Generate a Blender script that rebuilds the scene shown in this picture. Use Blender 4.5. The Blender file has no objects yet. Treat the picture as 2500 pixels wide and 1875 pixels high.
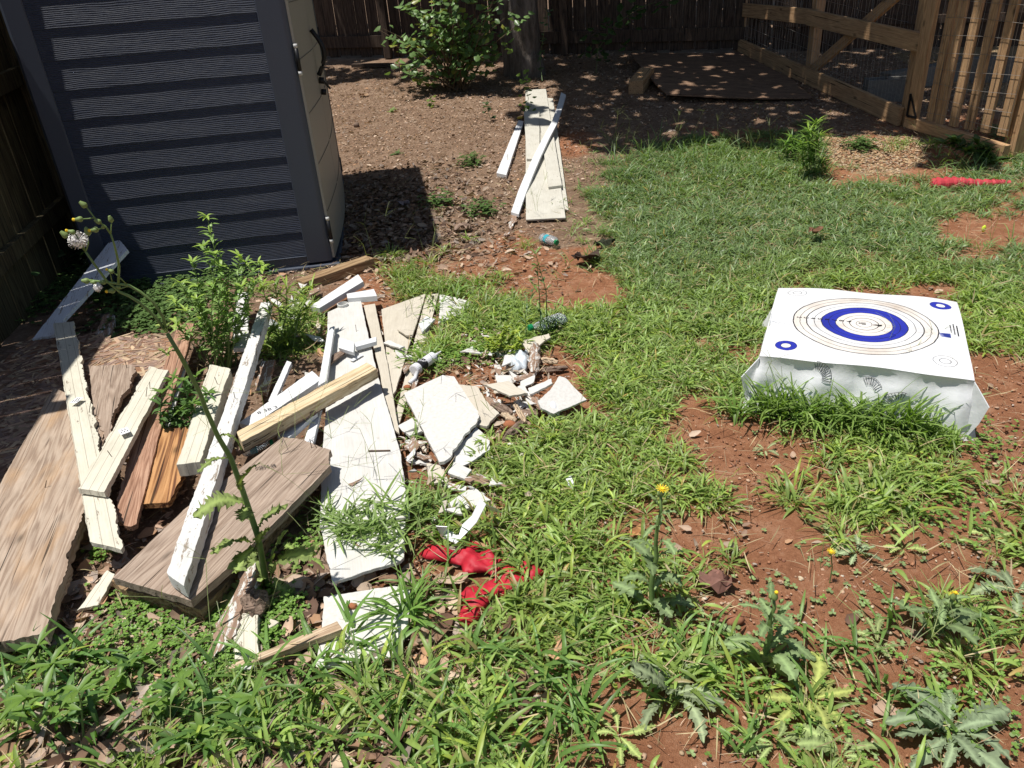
import bpy, bmesh, math, random
import numpy as np
from mathutils import Vector, Matrix
random.seed(7); rng=np.random.default_rng(11)
S=bpy.context.scene; COL=S.collection
rad=math.radians
# ------------------------------------------------------------------ camera
FPX=1880.0; CH=1.55
NV=(257.0,3412.5); ROLL=math.atan2(*NV); PITCH=math.atan2(FPX,math.hypot(*NV))
Fv=Vector((0,math.cos(PITCH),-math.sin(PITCH))); R0=Vector((1,0,0)); U0=R0.cross(Fv)
Rv=R0*math.cos(ROLL)-U0*math.sin(ROLL); Uv=U0*math.cos(ROLL)+R0*math.sin(ROLL)
cam=bpy.data.cameras.new('camera'); co=bpy.data.objects.new('camera',cam); COL.objects.link(co)
cam.sensor_width=36; cam.lens=36*FPX/2500; cam.clip_start=0.02; cam.clip_end=300
M=Matrix((Rv,Uv,-Fv)).transposed().to_4x4(); M.translation=(0,0,CH); co.matrix_world=M
S.camera=co
# ------------------------------------------------------------------ light
SUN=Vector((-1.0,-0.30,3.75)).normalized()
elev=math.asin(SUN.z); azim=math.atan2(SUN.x,SUN.y)
w=bpy.data.worlds.new('World'); S.world=w; w.use_nodes=True
nt=w.node_tree; bg=nt.nodes['Background']; sky=nt.nodes.new('ShaderNodeTexSky')
sky.sky_type='NISHITA'; sky.sun_disc=False; sky.sun_elevation=elev; sky.sun_rotation=azim
nt.links.new(sky.outputs[0],bg.inputs[0]); bg.inputs[1].default_value=0.07
sl=bpy.data.lights.new('sun','SUN'); sl.energy=4.9; sl.angle=rad(0.53); sl.color=(1,0.96,0.9)
so=bpy.data.objects.new('sun',sl); COL.objects.link(so); so.rotation_euler=SUN.to_track_quat('Z','Y').to_euler()
S.view_settings.view_transform='Standard'; S.view_settings.look='None'; S.view_settings.exposure=0.2; S.view_settings.gamma=1.0
S.render.engine='CYCLES'
# ------------------------------------------------------------------ helpers
def terr(x,y):
    t=min(max((y-5)/5.5,0),1.4); return 0.5*t**1.2
def terr_np(x,y):
    return 0.5*np.clip((y-5)/5.5,0,1.4)**1.2
CV=Vector((0,0,CH))
def ray(px,py): return Fv+Rv*((px-1250)/FPX)-Uv*((py-937.5)/FPX)
def at(px,py,h=0.0):
    d=ray(px,py); z=h
    for _ in range(25):
        t=(z-CH)/d.z; p=CV+d*t; z=z*0.4+(terr(p.x,p.y)+h)*0.6
        z=min(z,CH-0.12)
    return p
def atz(px,py,z):
    d=ray(px,py); return CV+d*((z-CH)/d.z)
def atY(px,py,Y):
    d=ray(px,py); return CV+d*(Y/d.y)
def atP(px,py,p0,n):
    d=ray(px,py); return CV+d*((p0-CV).dot(n)/d.dot(n))
FN=np.array(Fv); RN=np.array(Rv); UN=np.array(Uv)
def proj(P):
    q=P-np.array([0,0,CH]); z=np.maximum(q@FN,1e-3)
    return 1250+FPX*(q@RN)/z, 937.5-FPX*(q@UN)/z, q@FN
_T=rng.random((256,256))
def vnoise(x,y):
    xi=np.floor(x).astype(int); yi=np.floor(y).astype(int); fx=x-xi; fy=y-yi
    fx=fx*fx*(3-2*fx); fy=fy*fy*(3-2*fy); g=lambda a,b:_T[a&255,b&255]
    return (g(xi,yi)*(1-fx)+g(xi+1,yi)*fx)*(1-fy)+(g(xi,yi+1)*(1-fx)+g(xi+1,yi+1)*fx)*fy
def fbm(x,y,o=4):
    s=0;a=.5
    for i in range(o): s=s+a*vnoise(x*2**i+i*17.3,y*2**i+i*9.1); a*=.5
    return s
def inpoly(px,py,poly):
    r=np.zeros(np.shape(px),bool); n=len(poly)
    for i in range(n):
        x1,y1=poly[i][:2]; x2,y2=poly[(i+1)%n][:2]
        if y1==y2: continue
        c=((y1>py)!=(y2>py))&(px<(x2-x1)*(py-y1)/(y2-y1)+x1); r^=c
    return r
def tag(o,label=None,cat=None,group=None,kind=None):
    if label: o['label']=label
    if cat: o['category']=cat
    if group: o['group']=group
    if kind: o['kind']=kind
    return o
def link(name,me,mat=None,parent=None,loc=None,mw=None):
    o=bpy.data.objects.new(name,me); COL.objects.link(o)
    if mat is not None:
        for m in (mat if isinstance(mat,(list,tuple)) else [mat]): me.materials.append(m)
    if mw is not None: o.matrix_world=mw
    if loc is not None: o.location=loc
    if parent is not None:
        o.parent=parent
    return o
def empty(name,loc,rz=0,label=None,cat=None,group=None):
    o=bpy.data.objects.new(name,None); COL.objects.link(o); o.location=loc; o.rotation_euler=(0,0,rz); o.empty_display_size=.1
    return tag(o,label,cat,group)
def npmesh(name,V,Fq,cols=None,smooth=False):
    me=bpy.data.meshes.new(name); V=np.asarray(V,np.float32); Fq=np.asarray(Fq,np.int32)
    nf,k=Fq.shape; me.vertices.add(len(V)); me.vertices.foreach_set('co',V.ravel())
    me.loops.add(nf*k); me.loops.foreach_set('vertex_index',Fq.ravel())
    me.polygons.add(nf); me.polygons.foreach_set('loop_start',np.arange(0,nf*k,k,dtype=np.int32))
    me.polygons.foreach_set('loop_total',np.full(nf,k,np.int32))
    if smooth: me.polygons.foreach_set('use_smooth',np.ones(nf,bool))
    me.update(calc_edges=True)
    if cols is not None:
        a=me.color_attributes.new('Col','FLOAT_COLOR','POINT'); c=np.ones((len(V),4),np.float32); c[:,:3]=cols; a.data.foreach_set('color',c.ravel())
    return me
class MB:
    def __init__(s): s.bm=bmesh.new()
    def box(s,c,d,R=None,bev=0):
        m=Matrix.LocRotScale(Vector(c),R.to_quaternion() if R is not None else None,Vector(d))
        r=bmesh.ops.create_cube(s.bm,size=1,matrix=m)
        return r['verts']
    def beam(s,a,b,w_,t_,up=(0,0,1)):
        a=Vector(a);b=Vector(b);x=(b-a);L=x.length;x/=L;u=Vector(up);y=u.cross(x).normalized();z=x.cross(y)
        R=Matrix((x,y,z)).transposed(); return s.box((a+b)/2,(L,w_,t_),R)
    def tube(s,pts,r,n=6,cap=True):
        pts=[Vector(p) for p in pts]; rs=r if isinstance(r,(list,tuple)) else [r]*len(pts); rings=[]
        for i,p in enumerate(pts):
            t=(pts[min(i+1,len(pts)-1)]-pts[max(i-1,0)]).normalized()
            a=Vector((0,0,1)) if abs(t.z)<.9 else Vector((1,0,0)); u=t.cross(a).normalized(); v=t.cross(u)
            rings.append([s.bm.verts.new(p+(u*math.cos(k*2*math.pi/n)+v*math.sin(k*2*math.pi/n))*rs[i]) for k in range(n)])
        for A,B in zip(rings,rings[1:]):
            for k in range(n): s.bm.faces.new((A[k],A[(k+1)%n],B[(k+1)%n],B[k]))
        if cap:
            s.bm.faces.new(rings[0][::-1]); s.bm.faces.new(rings[-1])
    def lathe(s,prof,mw,n=16):
        rings=[[s.bm.verts.new(mw@Vector((r*math.cos(k*2*math.pi/n),r*math.sin(k*2*math.pi/n),z))) for k in range(n)] for r,z in prof]
        for A,B in zip(rings,rings[1:]):
            for k in range(n): s.bm.faces.new((A[k],A[(k+1)%n],B[(k+1)%n],B[k]))
        s.bm.faces.new(rings[0][::-1]); s.bm.faces.new(rings[-1])
    def poly(s,pts):
        return s.bm.faces.new([s.bm.verts.new(Vector(p)) for p in pts])
    def done(s,name,mat,parent=None,smooth=False,bev=0,mw=None):
        me=bpy.data.meshes.new(name); bmesh.ops.recalc_face_normals(s.bm,faces=s.bm.faces); s.bm.to_mesh(me); s.bm.free()
        if smooth:
            for p in me.polygons: p.use_smooth=True
        o=link(name,me,mat,parent,mw=mw)
        if bev:
            b=o.modifiers.new('bevel','BEVEL'); b.width=bev; b.segments=2; b.limit_method='ANGLE'; b.angle_limit=rad(40)
        return o
# ------------------------------------------------------------------ materials
class NT:
    def __init__(s,name):
        s.m=bpy.data.materials.new(name); s.m.use_nodes=True; s.t=s.m.node_tree; s.b=s.t.nodes['Principled BSDF']; s.b.inputs['Roughness'].default_value=.8
        s.b.inputs['Specular IOR Level'].default_value=.3
        s.tc=s.t.nodes.new('ShaderNodeTexCoord')
    def n(s,ty,**k):
        o=s.t.nodes.new('ShaderNode'+ty)
        for a,b in k.items():
            if a.startswith('i_'): 
                key=a[2:]; o.inputs[int(key) if key.isdigit() else key].default_value=b
            else: setattr(o,a,b)
        return o
    def l(s,a,b): s.t.links.new(a,b)
    def map(s,scale=(1,1,1),rot=(0,0,0),src='Object',loc=(0,0,0)):
        m=s.n('Mapping'); m.inputs['Scale'].default_value=scale; m.inputs['Rotation'].default_value=rot; m.inputs['Location'].default_value=loc
        s.l(s.tc.outputs[src],m.inputs[0]); return m.outputs[0]
    def noise(s,vec,scale,detail=4,rough=.6,dist=0):
        n=s.n('TexNoise'); n.inputs['Scale'].default_value=scale; n.inputs['Detail'].default_value=detail; n.inputs['Roughness'].default_value=rough; n.inputs['Distortion'].default_value=dist
        s.l(vec,n.inputs['Vector']); return n.outputs[0]
    def ramp(s,fac,stops,interp='LINEAR'):
        r=s.n('ValToRGB'); r.color_ramp.interpolation=interp; e=r.color_ramp.elements
        while len(e)<len(stops): e.new(1)
        for i,(p,c) in enumerate(stops): e[i].position=p; e[i].color=(c if len(c)==4 else (*c,1)) if isinstance(c,(tuple,list)) else (c,c,c,1)
        s.l(fac,r.inputs[0]); return r.outputs[0]
    def mix(s,f,a,b,mode='MIX'):
        m=s.n('Mix',data_type='RGBA',blend_type=mode)
        for v,i in ((f,0),(a,6),(b,7)):
            if hasattr(v,'is_linked') or hasattr(v,'links'): s.l(v,m.inputs[i])
            else: m.inputs[i].default_value=v if i==0 else (*v,1)
        return m.outputs[2]
    def math(s,op,a,b=None,c=None):
        m=s.n('Math',operation=op)
        for i,v in enumerate((a,b,c)):
            if v is None: continue
            if hasattr(v,'links'): s.l(v,m.inputs[i])
            else: m.inputs[i].default_value=v
        return m.outputs[0]
    def bump(s,h,st=.5,dist=.01):
        b=s.n('Bump'); b.inputs['Strength'].default_value=st; b.inputs['Distance'].default_value=dist; s.l(h,b.inputs['Height'])
        if s.b.inputs['Normal'].links: s.l(s.b.inputs['Normal'].links[0].from_socket,b.inputs['Normal'])
        s.l(b.outputs[0],s.b.inputs['Normal'])
    def col(s,c): s.l(c,s.b.inputs['Base Color'])
def objrand(N):
    o=N.n('ObjectInfo'); return o.outputs['Random']
def wood(name,c1,c2,c3,gs=1.0,stain=None,rough=.85,rings=.6,coord='Object',bumpd=.002):
    N=NT(name); off=N.n('CombineXYZ'); r=objrand(N); N.l(N.math('MULTIPLY',r,31.),off.inputs[0]); N.l(N.math('MULTIPLY',r,7.),off.inputs[1])
    va=N.n('VectorMath',operation='ADD'); N.l(N.tc.outputs[coord],va.inputs[0]); N.l(off.outputs[0],va.inputs[1])
    m=N.n('Mapping'); m.inputs['Scale'].default_value=(1.0*gs,13*gs,13*gs); N.l(va.outputs[0],m.inputs[0])
    n1=N.noise(m.outputs[0],1.1,3,.5,.6)
    wv=N.math('SINE',N.math('MULTIPLY',n1,60.)); 
    m2=N.n('Mapping'); m2.inputs['Scale'].default_value=(2.4*gs,85*gs,85*gs); N.l(va.outputs[0],m2.inputs[0])
    n2=N.noise(m2.outputs[0],1.2,9,.8)
    f=N.math('ADD',N.math('MULTIPLY',wv,.12*rings),n2)
    c=N.ramp(f,[(.33,c3),(.48,c2),(.64,c1)])
    m3=N.n('Mapping'); m3.inputs['Scale'].default_value=(2.2,7,7); N.l(va.outputs[0],m3.inputs[0])
    n3=N.noise(m3.outputs[0],1.2,5,.6,.4)
    if stain: c=N.mix(N.ramp(n3,[(.5,0.),(.78,.9)]),c,stain)
    n4=N.noise(m3.outputs[0],4.,4,.7); c=N.mix(.35,c,N.ramp(n4,[(.3,.35),(.7,1.)]),'MULTIPLY')
    N.col(c); m5=N.n('Mapping'); m5.inputs['Scale'].default_value=(1.6*gs,85*gs,85*gs); N.l(va.outputs[0],m5.inputs[0]); n5=N.noise(m5.outputs[0],1.,2,.5,.15); ck=N.ramp(n5,[(.315,.18),(.35,1.)])
    vo=N.n('TexVoronoi'); vo.inputs['Scale'].default_value=1.; m6=N.n('Mapping'); m6.inputs['Scale'].default_value=(4.5,11,11); N.l(va.outputs[0],m6.inputs[0]); N.l(m6.outputs[0],vo.inputs['Vector']); kn=N.ramp(vo.outputs['Distance'],[(.07,.25),(.13,.75),(.2,1.)])
    c=N.mix(1.,c,ck,'MULTIPLY'); c=N.mix(.8,c,kn,'MULTIPLY'); N.col(c)
    N.b.inputs['Roughness'].default_value=rough; N.bump(N.math('ADD',f,ck),.6,bumpd)
    return N.m
def paint(name,base,chip=(.22,.18,.14),amt=.5,groove=0,dirt=.35,under=None,gr=.004,speck=0):
    """peeling white paint on wood; grain along local X"""
    N=NT(name); off=N.n('CombineXYZ'); r=objrand(N); N.l(N.math('MULTIPLY',r,23.),off.inputs[0]); N.l(N.math('MULTIPLY',r,3.),off.inputs[1])
    va=N.n('VectorMath',operation='ADD'); N.l(N.tc.outputs['Object'],va.inputs[0]); N.l(off.outputs[0],va.inputs[1])
    def mp(s): m=N.n('Mapping'); m.inputs['Scale'].default_value=s; N.l(va.outputs[0],m.inputs[0]); return m.outputs[0]
    grain=N.noise(mp((6,140,140)),1.2,4,.7); patch=N.noise(mp((5,34,34)),1.3,6,.75,.3); fine=N.noise(mp((30,60,60)),2.,4,.7)
    c=N.mix(dirt,base,N.ramp(N.noise(mp((5,9,9)),1.,5,.7),[(.3,(.55,.5,.42)),(.65,(1,1,1))]),'MULTIPLY')
    c=N.mix(.22,c,N.ramp(grain,[(.35,.45),(.6,1.)]),'MULTIPLY')
    k=N.math('ADD',N.math('MULTIPLY',patch,.75),N.math('MULTIPLY',fine,.25))
    mask=N.ramp(k,[(.60-.10*amt,0.),(.615-.10*amt,1.)])
    c=N.mix(mask,c,N.mix(N.ramp(grain,[(.35,0.),(.65,1.)]),chip,tuple(x*1.7 for x in chip)))
    h=N.math('SUBTRACT',N.math('MULTIPLY',grain,.4),N.math('MULTIPLY',mask,.6))
    if groove:
        sx=N.n('SeparateXYZ'); N.l(N.tc.outputs['Object'],sx.inputs[0])
        g=N.math('ABSOLUTE',N.math('SUBTRACT',N.math('FRACT',N.math('MULTIPLY',N.math('ADD',sx.outputs[1],5.0),1/groove)),.5))
        gm=N.math('LESS_THAN',g,.03); c=N.mix(N.math('MULTIPLY',gm,.55),c,(.22,.18,.13)); h=N.math('SUBTRACT',h,gm)
    if speck:
        v=N.n('TexVoronoi'); v.inputs['Scale'].default_value=26; N.l(N.tc.outputs['Object'],v.inputs['Vector'])
        c=N.mix(N.math('LESS_THAN',v.outputs['Distance'],.09),c,(.12,.1,.08))
    N.col(c); N.b.inputs['Roughness'].default_value=.6; N.bump(h,.7,.0015); return N.m
def plain(name,c,rough=.5,nz=.15,scale=30,metal=0,spec=.3,bump=0):
    N=NT(name); n=N.noise(N.map(),scale,4,.6); N.col(N.mix(nz,c,N.ramp(n,[(.3,.3),(.7,1.)]),'MULTIPLY')); N.b.inputs['Roughness'].default_value=rough
    N.b.inputs['Metallic'].default_value=metal; N.b.inputs['Specular IOR Level'].default_value=spec
    if bump: N.bump(n,.5,bump)
    return N.m
def leafmat(name,tr=.3,gloss=.45,mult=(1,1,1)):
    N=NT(name); a=N.n('Attribute',attribute_name='Col'); n=N.noise(N.tc.outputs['Object'],60.,3,.6)
    c=N.mix(1.,a.outputs['Color'],mult,'MULTIPLY'); c=N.mix(.4,c,N.ramp(n,[(.3,.55),(.7,1.)]),'MULTIPLY'); N.col(c)
    N.b.inputs['Roughness'].default_value=gloss; N.b.inputs['Specular IOR Level'].default_value=.35
    t=N.n('BsdfTranslucent'); N.l(N.mix(1.,c,(1.35,1.5,.55),'MULTIPLY'),t.inputs[0]); mx=N.n('MixShader'); mx.inputs[0].default_value=tr
    out=N.t.nodes['Material Output']; N.l(N.b.outputs[0],mx.inputs[1]); N.l(t.outputs[0],mx.inputs[2]); N.l(mx.outputs[0],out.inputs[0]); return N.m
MT={}
def ground_mat():
    N=NT('soil'); P=N.map(); big=N.noise(P,.9,5,.6,.3); mid=N.noise(P,7,6,.7); fine=N.noise(P,60,8,.85); vf=N.noise(P,320,3,.7)
    a=N.n('Attribute',attribute_name='Col')   # r = clay, g = mulch, b= gravel
    sp=N.n('SeparateColor'); N.l(a.outputs['Color'],sp.inputs[0])
    clay=N.ramp(N.math('ADD',N.math('MULTIPLY',mid,.5),N.math('MULTIPLY',fine,.5)),[(.32,(.22,.088,.044)),(.5,(.42,.19,.10)),(.66,(.60,.34,.21))])
    mul=N.ramp(N.math('ADD',N.math('MULTIPLY',mid,.35),N.math('MULTIPLY',fine,.65)),[(.3,(.10,.06,.038)),(.5,(.30,.195,.13)),(.62,(.48,.35,.25)),(.75,(.62,.51,.40))])
    grv=N.ramp(fine,[(.3,(.18,.12,.07)),(.5,(.42,.30,.17)),(.7,(.6,.46,.28))])
    f=N.math('ADD',sp.outputs[1],N.math('MULTIPLY',N.math('SUBTRACT',mid,.5),.9)); c=N.mix(N.ramp(f,[(.35,0.),(.65,1.)]),clay,mul)
    f=N.math('ADD',sp.outputs[2],N.math('MULTIPLY',N.math('SUBTRACT',mid,.5),.6)); c=N.mix(N.ramp(f,[(.4,0.),(.6,1.)]),c,grv)
    c=N.mix(.4,c,N.ramp(vf,[(.3,.35),(.7,1.)]),'MULTIPLY')
    N.col(c); N.b.inputs['Roughness'].default_value=.95; N.b.inputs['Specular IOR Level'].default_value=.1
    N.bump(N.math('ADD',N.math('MULTIPLY',mid,.6),N.math('ADD',N.math('MULTIPLY',fine,1.1),vf)),.85,.012); return N.m
def osb_mat():
    N=NT('strand board'); P=N.map(); v=N.n('TexVoronoi'); v.inputs['Scale'].default_value=13; v.inputs['Randomness'].default_value=1; 
    nz=N.n('TexNoise'); nz.inputs['Scale'].default_value=5; N.l(P,nz.inputs[0]); va=N.n('VectorMath',operation='MULTIPLY_ADD'); N.l(nz.outputs[1],va.inputs[0]); va.inputs[1].default_value=(.12,.12,.12); N.l(P,va.inputs[2]); N.l(va.outputs[0],v.inputs['Vector'])
    sp=N.n('SeparateColor'); N.l(v.outputs['Color'],sp.inputs[0]); cs=None
    out=None
    for i,a in enumerate((0.2,1.1,2.0,2.8)):
        m=N.n('Mapping'); m.inputs['Rotation'].default_value=(0,0,a); m.inputs['Scale'].default_value=(14,170,60); N.l(P,m.inputs[0]); q=N.noise(m.outputs[0],1.,3,.7)
        out=q if out is None else N.mix(N.math('GREATER_THAN',sp.outputs[0],.25*i),out,q)
    c=N.ramp(out,[(.3,(.11,.05,.03)),(.5,(.30,.17,.10)),(.7,(.52,.36,.22))])
    c=N.mix(.6,c,N.ramp(sp.outputs[1],[(0,(.55,.42,.38)),(.6,(.9,.8,.75)),(1,(1,1,.9))]),'MULTIPLY'); N.col(c)
    N.bump(N.math('ADD',N.math('MULTIPLY',out,.5) if hasattr(out,'links') else out,sp.outputs[2]),1.,.004); return N.m
def shedside_mat():
    N=NT('dark ribbed resin'); P=N.tc.outputs['Object']; n=N.n('TexNoise'); n.inputs['Scale'].default_value=1; m=N.map((3,3,9)); N.l(m,n.inputs[0]); n.inputs['Detail'].default_value=5
    sx=N.n('SeparateXYZ'); N.l(P,sx.inputs[0]); fine=N.noise(N.map((25,25,300)),1.,3,.8)
    ph=N.math('ADD',N.math('MULTIPLY',sx.outputs[2],2*math.pi/.0095),N.math('MULTIPLY',n.outputs[0],22.)); w_=N.math('SINE',ph)
    h=N.math('ADD',w_,N.math('MULTIPLY',fine,1.6)); N.col(N.ramp(fine,[(.3,(.03,.037,.056)),(.7,(.062,.074,.112))])); N.b.inputs['Roughness'].default_value=.55
    N.b.inputs['Specular IOR Level'].default_value=.18; N.bump(h,1.,.0012); return N.m
def target_mat(half):
    N=NT('printed vinyl'); P=N.tc.outputs['Object']; nz=N.n('TexNoise'); nz.inputs['Scale'].default_value=22; nz.inputs['Detail'].default_value=4; N.l(P,nz.inputs[0])
    va=N.n('VectorMath',operation='MULTIPLY_ADD'); N.l(nz.outputs[1],va.inputs[0]); va.inputs[1].default_value=(.008,.008,0); N.l(P,va.inputs[2])
    sub=N.n('VectorMath',operation='SUBTRACT'); N.l(va.outputs[0],sub.inputs[0]); sub.inputs[1].default_value=(.004,.004,0); Q=sub.outputs[0]
    mul=N.n('VectorMath',operation='MULTIPLY'); N.l(Q,mul.inputs[0]); mul.inputs[1].default_value=(1,1,0); Q=mul.outputs[0]
    def dist(c):
        d=N.n('VectorMath',operation='DISTANCE'); N.l(Q,d.inputs[0]); d.inputs[1].default_value=(c[0],c[1],0); return d.outputs['Value']
    white=(.67,.68,.69); cream=(.67,.635,.59); blue=(.025,.035,.34); blk=(.02,.02,.025); Rr=.375*half*2
    stops=[(0,cream)]
    lines=[(.10,.008,blk,cream),(.19,.015,blk,cream),(.285,.008,blk,cream),(.385,.006,blk,blue),(.487,.008,blk,blue),(.585,.013,blk,white),(.69,.009,blk,white),(.79,.018,blk,cream),(.89,.009,blk,cream),(.98,.018,blk,white)]
    for p,wd,lc,nx in lines: stops+=[(p*.95,lc),((p+wd)*.95,nx)]
    c=N.ramp(N.math('DIVIDE',dist((0,0)),Rr/.95*1.0),[(min(p,1),c_) for p,c_ in stops],'CONSTANT')
    k=half*.76; ro=.085*half*1.35
    for cx,cy,fill in ((-k,k*1.06,0),(k*1.06,k,1),(-k,-k*.95,1),(k,-k*.92,0)):
        d=N.math('DIVIDE',dist((cx,cy)),ro)
        st=[(0,white),(.42,blk),(.47,blue if fill else white),(.95,blk),(.99,(1,1,1))] if fill else [(0,white),(.42,blk),(.48,white),(.93,blk),(.98,white)]
        cc=N.ramp(d,st,'CONSTANT'); c=N.mix(N.math('LESS_THAN',d,.985),c,cc)
    dirt=N.noise(P,6,6,.7); dm=N.math('LESS_THAN',N.math('DIVIDE',dist((0,0)),Rr),1.02)
    c=N.mix(N.math('MULTIPLY',N.ramp(dirt,[(.42,0.),(.7,.75)]),N.math('ADD',N.math('MULTIPLY',dm,.6),.25)),c,(.66,.55,.45),'MULTIPLY')
    N.col(c); N.b.inputs['Roughness'].default_value=.42; N.bump(N.noise(P,14,4,.6),.5,.006); return N.m
MT['soil']=ground_mat(); MT['osb']=osb_mat()
MT['w_white']=paint('peeling white paint',(.68,.68,.66),amt=.4)
MT['w_trim']=paint('white trim paint',(.70,.71,.72),amt=-.6,dirt=.15)
MT['w_cream']=paint('cream painted wood with grooves',(.66,.63,.52),amt=.0,groove=.031)
MT['w_chalk']=paint('chalky white primer',(.80,.83,.88),amt=.3,chip=(.25,.2,.16))
MT['w_rot']=paint('rotten flaking paint',(.66,.64,.6),amt=1.4,chip=(.2,.13,.09))
MT['siding']=paint('white embossed siding',(.64,.63,.60),amt=-.5,dirt=.34)
MT['siding_c']=paint('cream embossed siding',(.58,.53,.44),amt=-.5,dirt=.35)
MT['cement']=paint('spotted fibre cement',(.58,.56,.49),amt=-1.,dirt=.3,speck=1)
MT['tile']=plain('pitted fibre board',(.64,.62,.58),.8,.3,70,bump=.002)
MT['weather']=wood('weathered plank',(.46,.36,.275),(.39,.295,.22),(.28,.20,.145),1.0,stain=(.46,.28,.14),rings=1.1)
MT['weather2']=wood('grey brown plank',(.44,.345,.27),(.34,.255,.195),(.20,.14,.10),1.3)
MT['redwood']=wood('reddish moulding wood',(.50,.31,.21),(.36,.20,.13),(.2,.1,.06),1.2)
MT['orange']=wood('plywood offcut',(.52,.28,.12),(.34,.16,.06),(.14,.06,.03),.8,rings=1.3)
MT['raw']=wood('raw yellow timber',(.74,.62,.42),(.66,.52,.32),(.45,.31,.17),1.)
MT['rot']=wood('rotten wood',(.34,.25,.19),(.22,.15,.11),(.08,.05,.035),2.,bumpd=.006)
MT['stickw']=wood('bleached stick wood',(.66,.54,.38),(.52,.38,.25),(.25,.16,.1),2.)
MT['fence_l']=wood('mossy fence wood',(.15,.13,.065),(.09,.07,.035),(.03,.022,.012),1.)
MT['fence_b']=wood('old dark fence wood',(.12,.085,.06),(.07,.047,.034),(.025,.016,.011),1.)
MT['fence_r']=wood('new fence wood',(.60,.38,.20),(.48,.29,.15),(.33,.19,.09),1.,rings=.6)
MT['ply']=wood('dark wet plywood',(.34,.22,.145),(.20,.12,.075),(.08,.045,.028),1.4)
MT['beam']=wood('treated beam',(.42,.30,.17),(.30,.19,.10),(.16,.09,.045),1.)
MT['wire']=plain('galvanised wire',(.35,.33,.3),.5,.3,50,metal=.7)
MT['black']=plain('black plastic',(.012,.012,.013),.4,.3)
MT['resin']=plain('dark blue grey resin',(.055,.067,.095),.45,.2,180,spec=.5,bump=.0008)
MT['resin_l']=plain('taupe resin door',(.36,.335,.28),.5,.15,140,spec=.4,bump=.0006)
MT['shedside']=shedside_mat()
MT['capw']=plain('pale plastic cap',(.6,.6,.58),.5)
MT['conc']=plain('concrete',(.21,.20,.175),.9,.5,40,bump=.004)
MT['bark']=None
MT['leaf']=leafmat('broad leaf',.28,.35); MT['grass']=leafmat('grass blade',.32,.42); MT['thistle']=leafmat('thistle leaf',.22,.75); MT['dead']=leafmat('dead leaf',.08,.75)
MT['stem']=plain('green stem',(.17,.26,.08),.5,.3,60); MT['stem_b']=plain('brown twig',(.13,.09,.05),.8,.3,60)
MT['yellow']=plain('yellow petals',(.85,.60,.03),.6,.2); MT['bud']=plain('green bud',(.2,.28,.09),.55,.3,300); MT['fluff']=plain('seed fluff',(.8,.78,.74),.95,.2,200)
MT['red']=plain('red plastic sheet',(.50,.022,.04),.55,.55,30,spec=.25); MT['red2']=plain('red rubber',(.56,.06,.075),.6,.5,30)
MT['green']=plain('green cap',(.01,.22,.08),.35); MT['teal']=plain('teal label film',(.05,.35,.42),.4); MT['ink']=plain('black ink',(.02,.02,.022),.6,.1)
MT['inkb']=plain('blue ink',(.03,.05,.3),.6,.1); MT['steel']=plain('rusty nail',(.12,.08,.06),.55,.4,200,metal=.6)
MT['paper']=plain('paper sticker',(.7,.7,.7),.7,.15); MT['brick']=plain('orange brick',(.40,.15,.07),.9,.5,60,bump=.004)
MT['shell']=plain('milky plastic',(.72,.72,.74),.3,.1,10,spec=.5)
def bark():
    N=NT('bark'); a=N.noise(N.map((9,9,1.6)),1.6,6,.75,.4); N.col(N.ramp(a,[(.3,(.035,.028,.022)),(.5,(.14,.115,.095)),(.7,(.28,.24,.21))])); N.bump(a,1.,.04); N.b.inputs['Roughness'].default_value=.95; return N.m
MT['bark']=bark()
def glassy():
    N=NT('clear bottle plastic'); N.b.inputs['Transmission Weight'].default_value=.85; N.b.inputs['Roughness'].default_value=.08; N.b.inputs['IOR'].default_value=1.3; N.b.inputs['Base Color'].default_value=(.93,.97,1,1); N.b.inputs['Specular IOR Level'].default_value=.8
    N.bump(N.noise(N.map(),45,2,.6),1.,.006); return N.m
MT['glass']=glassy()
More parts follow.
